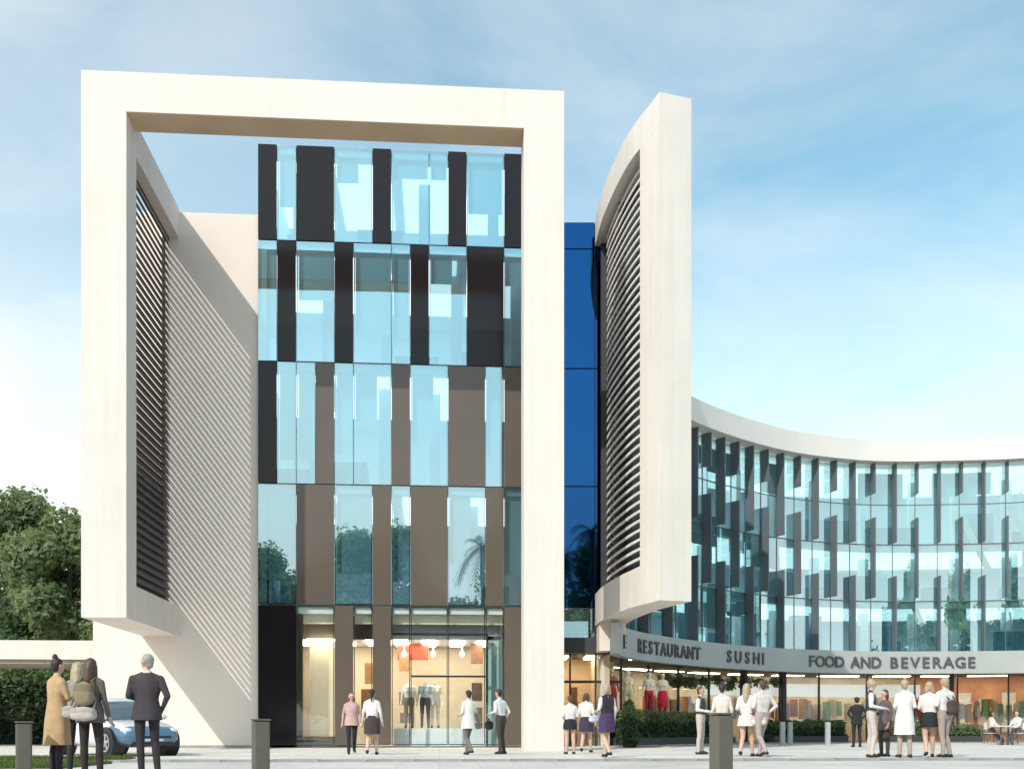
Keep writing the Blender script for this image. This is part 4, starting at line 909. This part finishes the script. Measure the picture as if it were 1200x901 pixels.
# ------------------------------------------------------------------ car
def make_car(loc, rz):
    t = thing('parked_car', 'white hatchback car with blue front parked by the white wall', 'car', loc, rz)
    paint = mat('white_car_paint', (0.72, 0.75, 0.78), 0.25, coat=1.0); blue = mat('blue_car_front', (0.07, 0.16, 0.26), 0.22, coat=1.0); dark = mat('dark_plastic', (0.015, 0.015, 0.017), 0.45); rub = mat('tyre_rubber', (0.02, 0.02, 0.02), 0.85); al = mat('alloy_rim', (0.55, 0.56, 0.58), 0.3, metal=0.9)
    gl = mat('car_glass', (0.10, 0.14, 0.17), 0.04, spec=0.8); lamp = mat('headlamp_glass', (0.62, 0.70, 0.74), 0.08, spec=0.8)
    # x forward; half section stations: x, z bottom, z shoulder, half width, z top
    St = [(-2.02, .38, .78, .66, .84), (-1.92, .26, .86, .78, .93), (-1.5, .22, .90, .86, .96), (-.6, .20, .90, .885, .95), (.3, .20, .88, .885, .94), (.85, .20, .84, .875, .92), (1.4, .21, .76, .85, .83), (1.8, .24, .66, .78, .72), (1.98, .30, .58, .66, .62), (2.03, .36, .52, .55, .55)]
    def sec(x, zb_, zsld, hw_, zt_):
        h = [(0.0, zb_), (.80, zb_), (.96, zb_+.10), (1.0, zb_+.30*(zsld-zb_)+.06), (1.0, zsld-.10), (.965, zsld), (.84, zt_-.01), (.45, zt_+.012), (0, zt_+.018)]
        r_ = [(x, hw_*a, z_) for a, z_ in h]; return r_+[(x, -y, z_) for x, y, z_ in r_[-2:0:-1]]
    b = MB(); b.loft([sec(*s_) for s_ in St]); o = obj('body', b, [paint, blue], t, smooth=True)
    for p_ in o.data.polygons: p_.material_index = 1 if (p_.center.x > 1.55 and p_.center.z < .70) else 0
    md = o.modifiers.new('s', 'SUBSURF'); md.levels = 1; md.render_levels = 1
    G_ = [(-1.85, .93, 1.02, .70, .62), (-1.45, .94, 1.38, .76, .58), (-.8, .94, 1.455, .78, .60), (-.1, .93, 1.45, .78, .60), (.35, .92, 1.34, .77, .58), (1.05, .90, .93, .74, .62)]
    b = MB(); b.loft([[(x, w1, z0_), (x, (w1+w2)/2+.03, (z0_+z1_)/2), (x, w2, z1_-.02), (x, w2*.6, z1_+.01), (x, -w2*.6, z1_+.01), (x, -w2, z1_-.02), (x, -(w1+w2)/2-.03, (z0_+z1_)/2), (x, -w1, z0_)] for x, z0_, z1_, w1, w2 in G_]); obj('windows', b, gl, t, smooth=True)
    b = MB(); b.loft([[(x, w2+.012, z1_-.03), (x, w2*.6, z1_+.03), (x, -w2*.6, z1_+.03), (x, -w2-.012, z1_-.03)] for x, z0_, z1_, w1, w2 in [(-1.75, 0, 1.16, 0, .61), (-1.45, 0, 1.39, 0, .59), (-.8, 0, 1.46, 0, .60), (-.1, 0, 1.455, 0, .60), (.30, 0, 1.37, 0, .585)]]); obj('roof', b, paint, t, smooth=True)
    for s_ in (-1, 1):
        obj('pillar', MB().tube([(.30, s_*.59, 1.36), (.70, s_*.69, 1.14), (1.05, s_*.76, .92)], .035, 6), paint, t, smooth=True); obj('pillar', MB().tube([(-.45, s_*.60, 1.44), (-.45, s_*.715, 1.18), (-.43, s_*.80, .92)], .03, 6), dark, t); obj('pillar', MB().tube([(-1.40, s_*.585, 1.38), (-1.5, s_*.69, 1.16), (-1.62, s_*.76, .93)], .06, 6), paint, t, smooth=True)
        m = MB(); m.ell((.72, s_*.96, .98), (.07, .11, .07)); obj('mirror', m, paint, t, smooth=True)
        m = MB(); m.ell((1.76, s_*.60, .625), (.22, .15, .075), 12, 8); obj('headlight', m, lamp, t, smooth=True)
        m = MB().box(-.08, .14, s_*.885-.012, s_*.885+.012, .80, .83); obj('door_handle', m, paint, t); m = MB().box(-.46, -.45, s_*.884-.006, s_*.884+.006, .30, .9); obj('door_seam', m, dark, t)
        for x in (-1.28, 1.30):
            arch = MB(); arch.loft([[(x+.385*math.cos(a), s_*y, .33+.385*math.sin(a)) for a in (6.2832*j/24 for j in range(24))] for y in (.55, .892)]); obj('wheel_arch', arch, dark, t)
            wh = put('wheel', None, t, (x, s_*.80, .325))
            m = MB(); m.loft([[(r_*math.cos(a), s_*y, r_*math.sin(a)) for a in (6.2832*j/28 for j in range(28))] for y, r_ in ((-.10, .21), (-.10, .29), (-.06, .325), (.06, .325), (.105, .30), (.105, .225))], cap=False); obj('tyre', m, rub, wh, smooth=True)
            m = MB(); m.loft([[(r_*math.cos(a), s_*y, r_*math.sin(a)) for a in (6.2832*j/28 for j in range(28))] for y, r_ in ((.10, .228), (.112, .222), (.108, .19), (.03, .185))], cap=False)
            for k in range(5):
                a = 6.2832*k/5+.3; c, q = math.cos(a), math.sin(a); p_ = [(.03, -.035), (.20, -.025), (.20, .025), (.03, .035)]
                for yy in ((.075, .10),): m.add([(u_*c-v_*q, s_*y, u_*q+v_*c) for y in yy for u_, v_ in p_], [(0, 1, 2, 3), (4, 7, 6, 5), (0, 4, 5, 1), (1, 5, 6, 2), (2, 6, 7, 3), (3, 7, 4, 0)])
            m.ell((0, s_*.095, 0), (.05, .02, .05)); obj('rim', m, al, wh)
            m = MB(); m.loft([[(r_*math.cos(a), s_*.02, r_*math.sin(a)) for a in (6.2832*j/20 for j in range(20))] for r_ in (.02, .186)], cap=False); obj('brake_disc', m, dark, wh)
    obj('grille', MB().box(1.97, 2.03, -.46, .46, .44, .50), dark, t, bevel=.01); obj('lower_intake', MB().box(1.85, 2.02, -.52, .52, .24, .33), dark, t, bevel=.02); obj('number_plate', MB().box(2.02, 2.035, -.24, .24, .37, .42), lamp, t)
    for y in (-.3, .25): obj('wiper', MB().tube([(1.05, y, .925), (.80, y+.35, 1.065)], .012, 5), dark, t)
    return t
cx_, cy_ = at(127, 25.0)
make_car((cx_-.32, cy_+1.49, 0.02), R(-46))
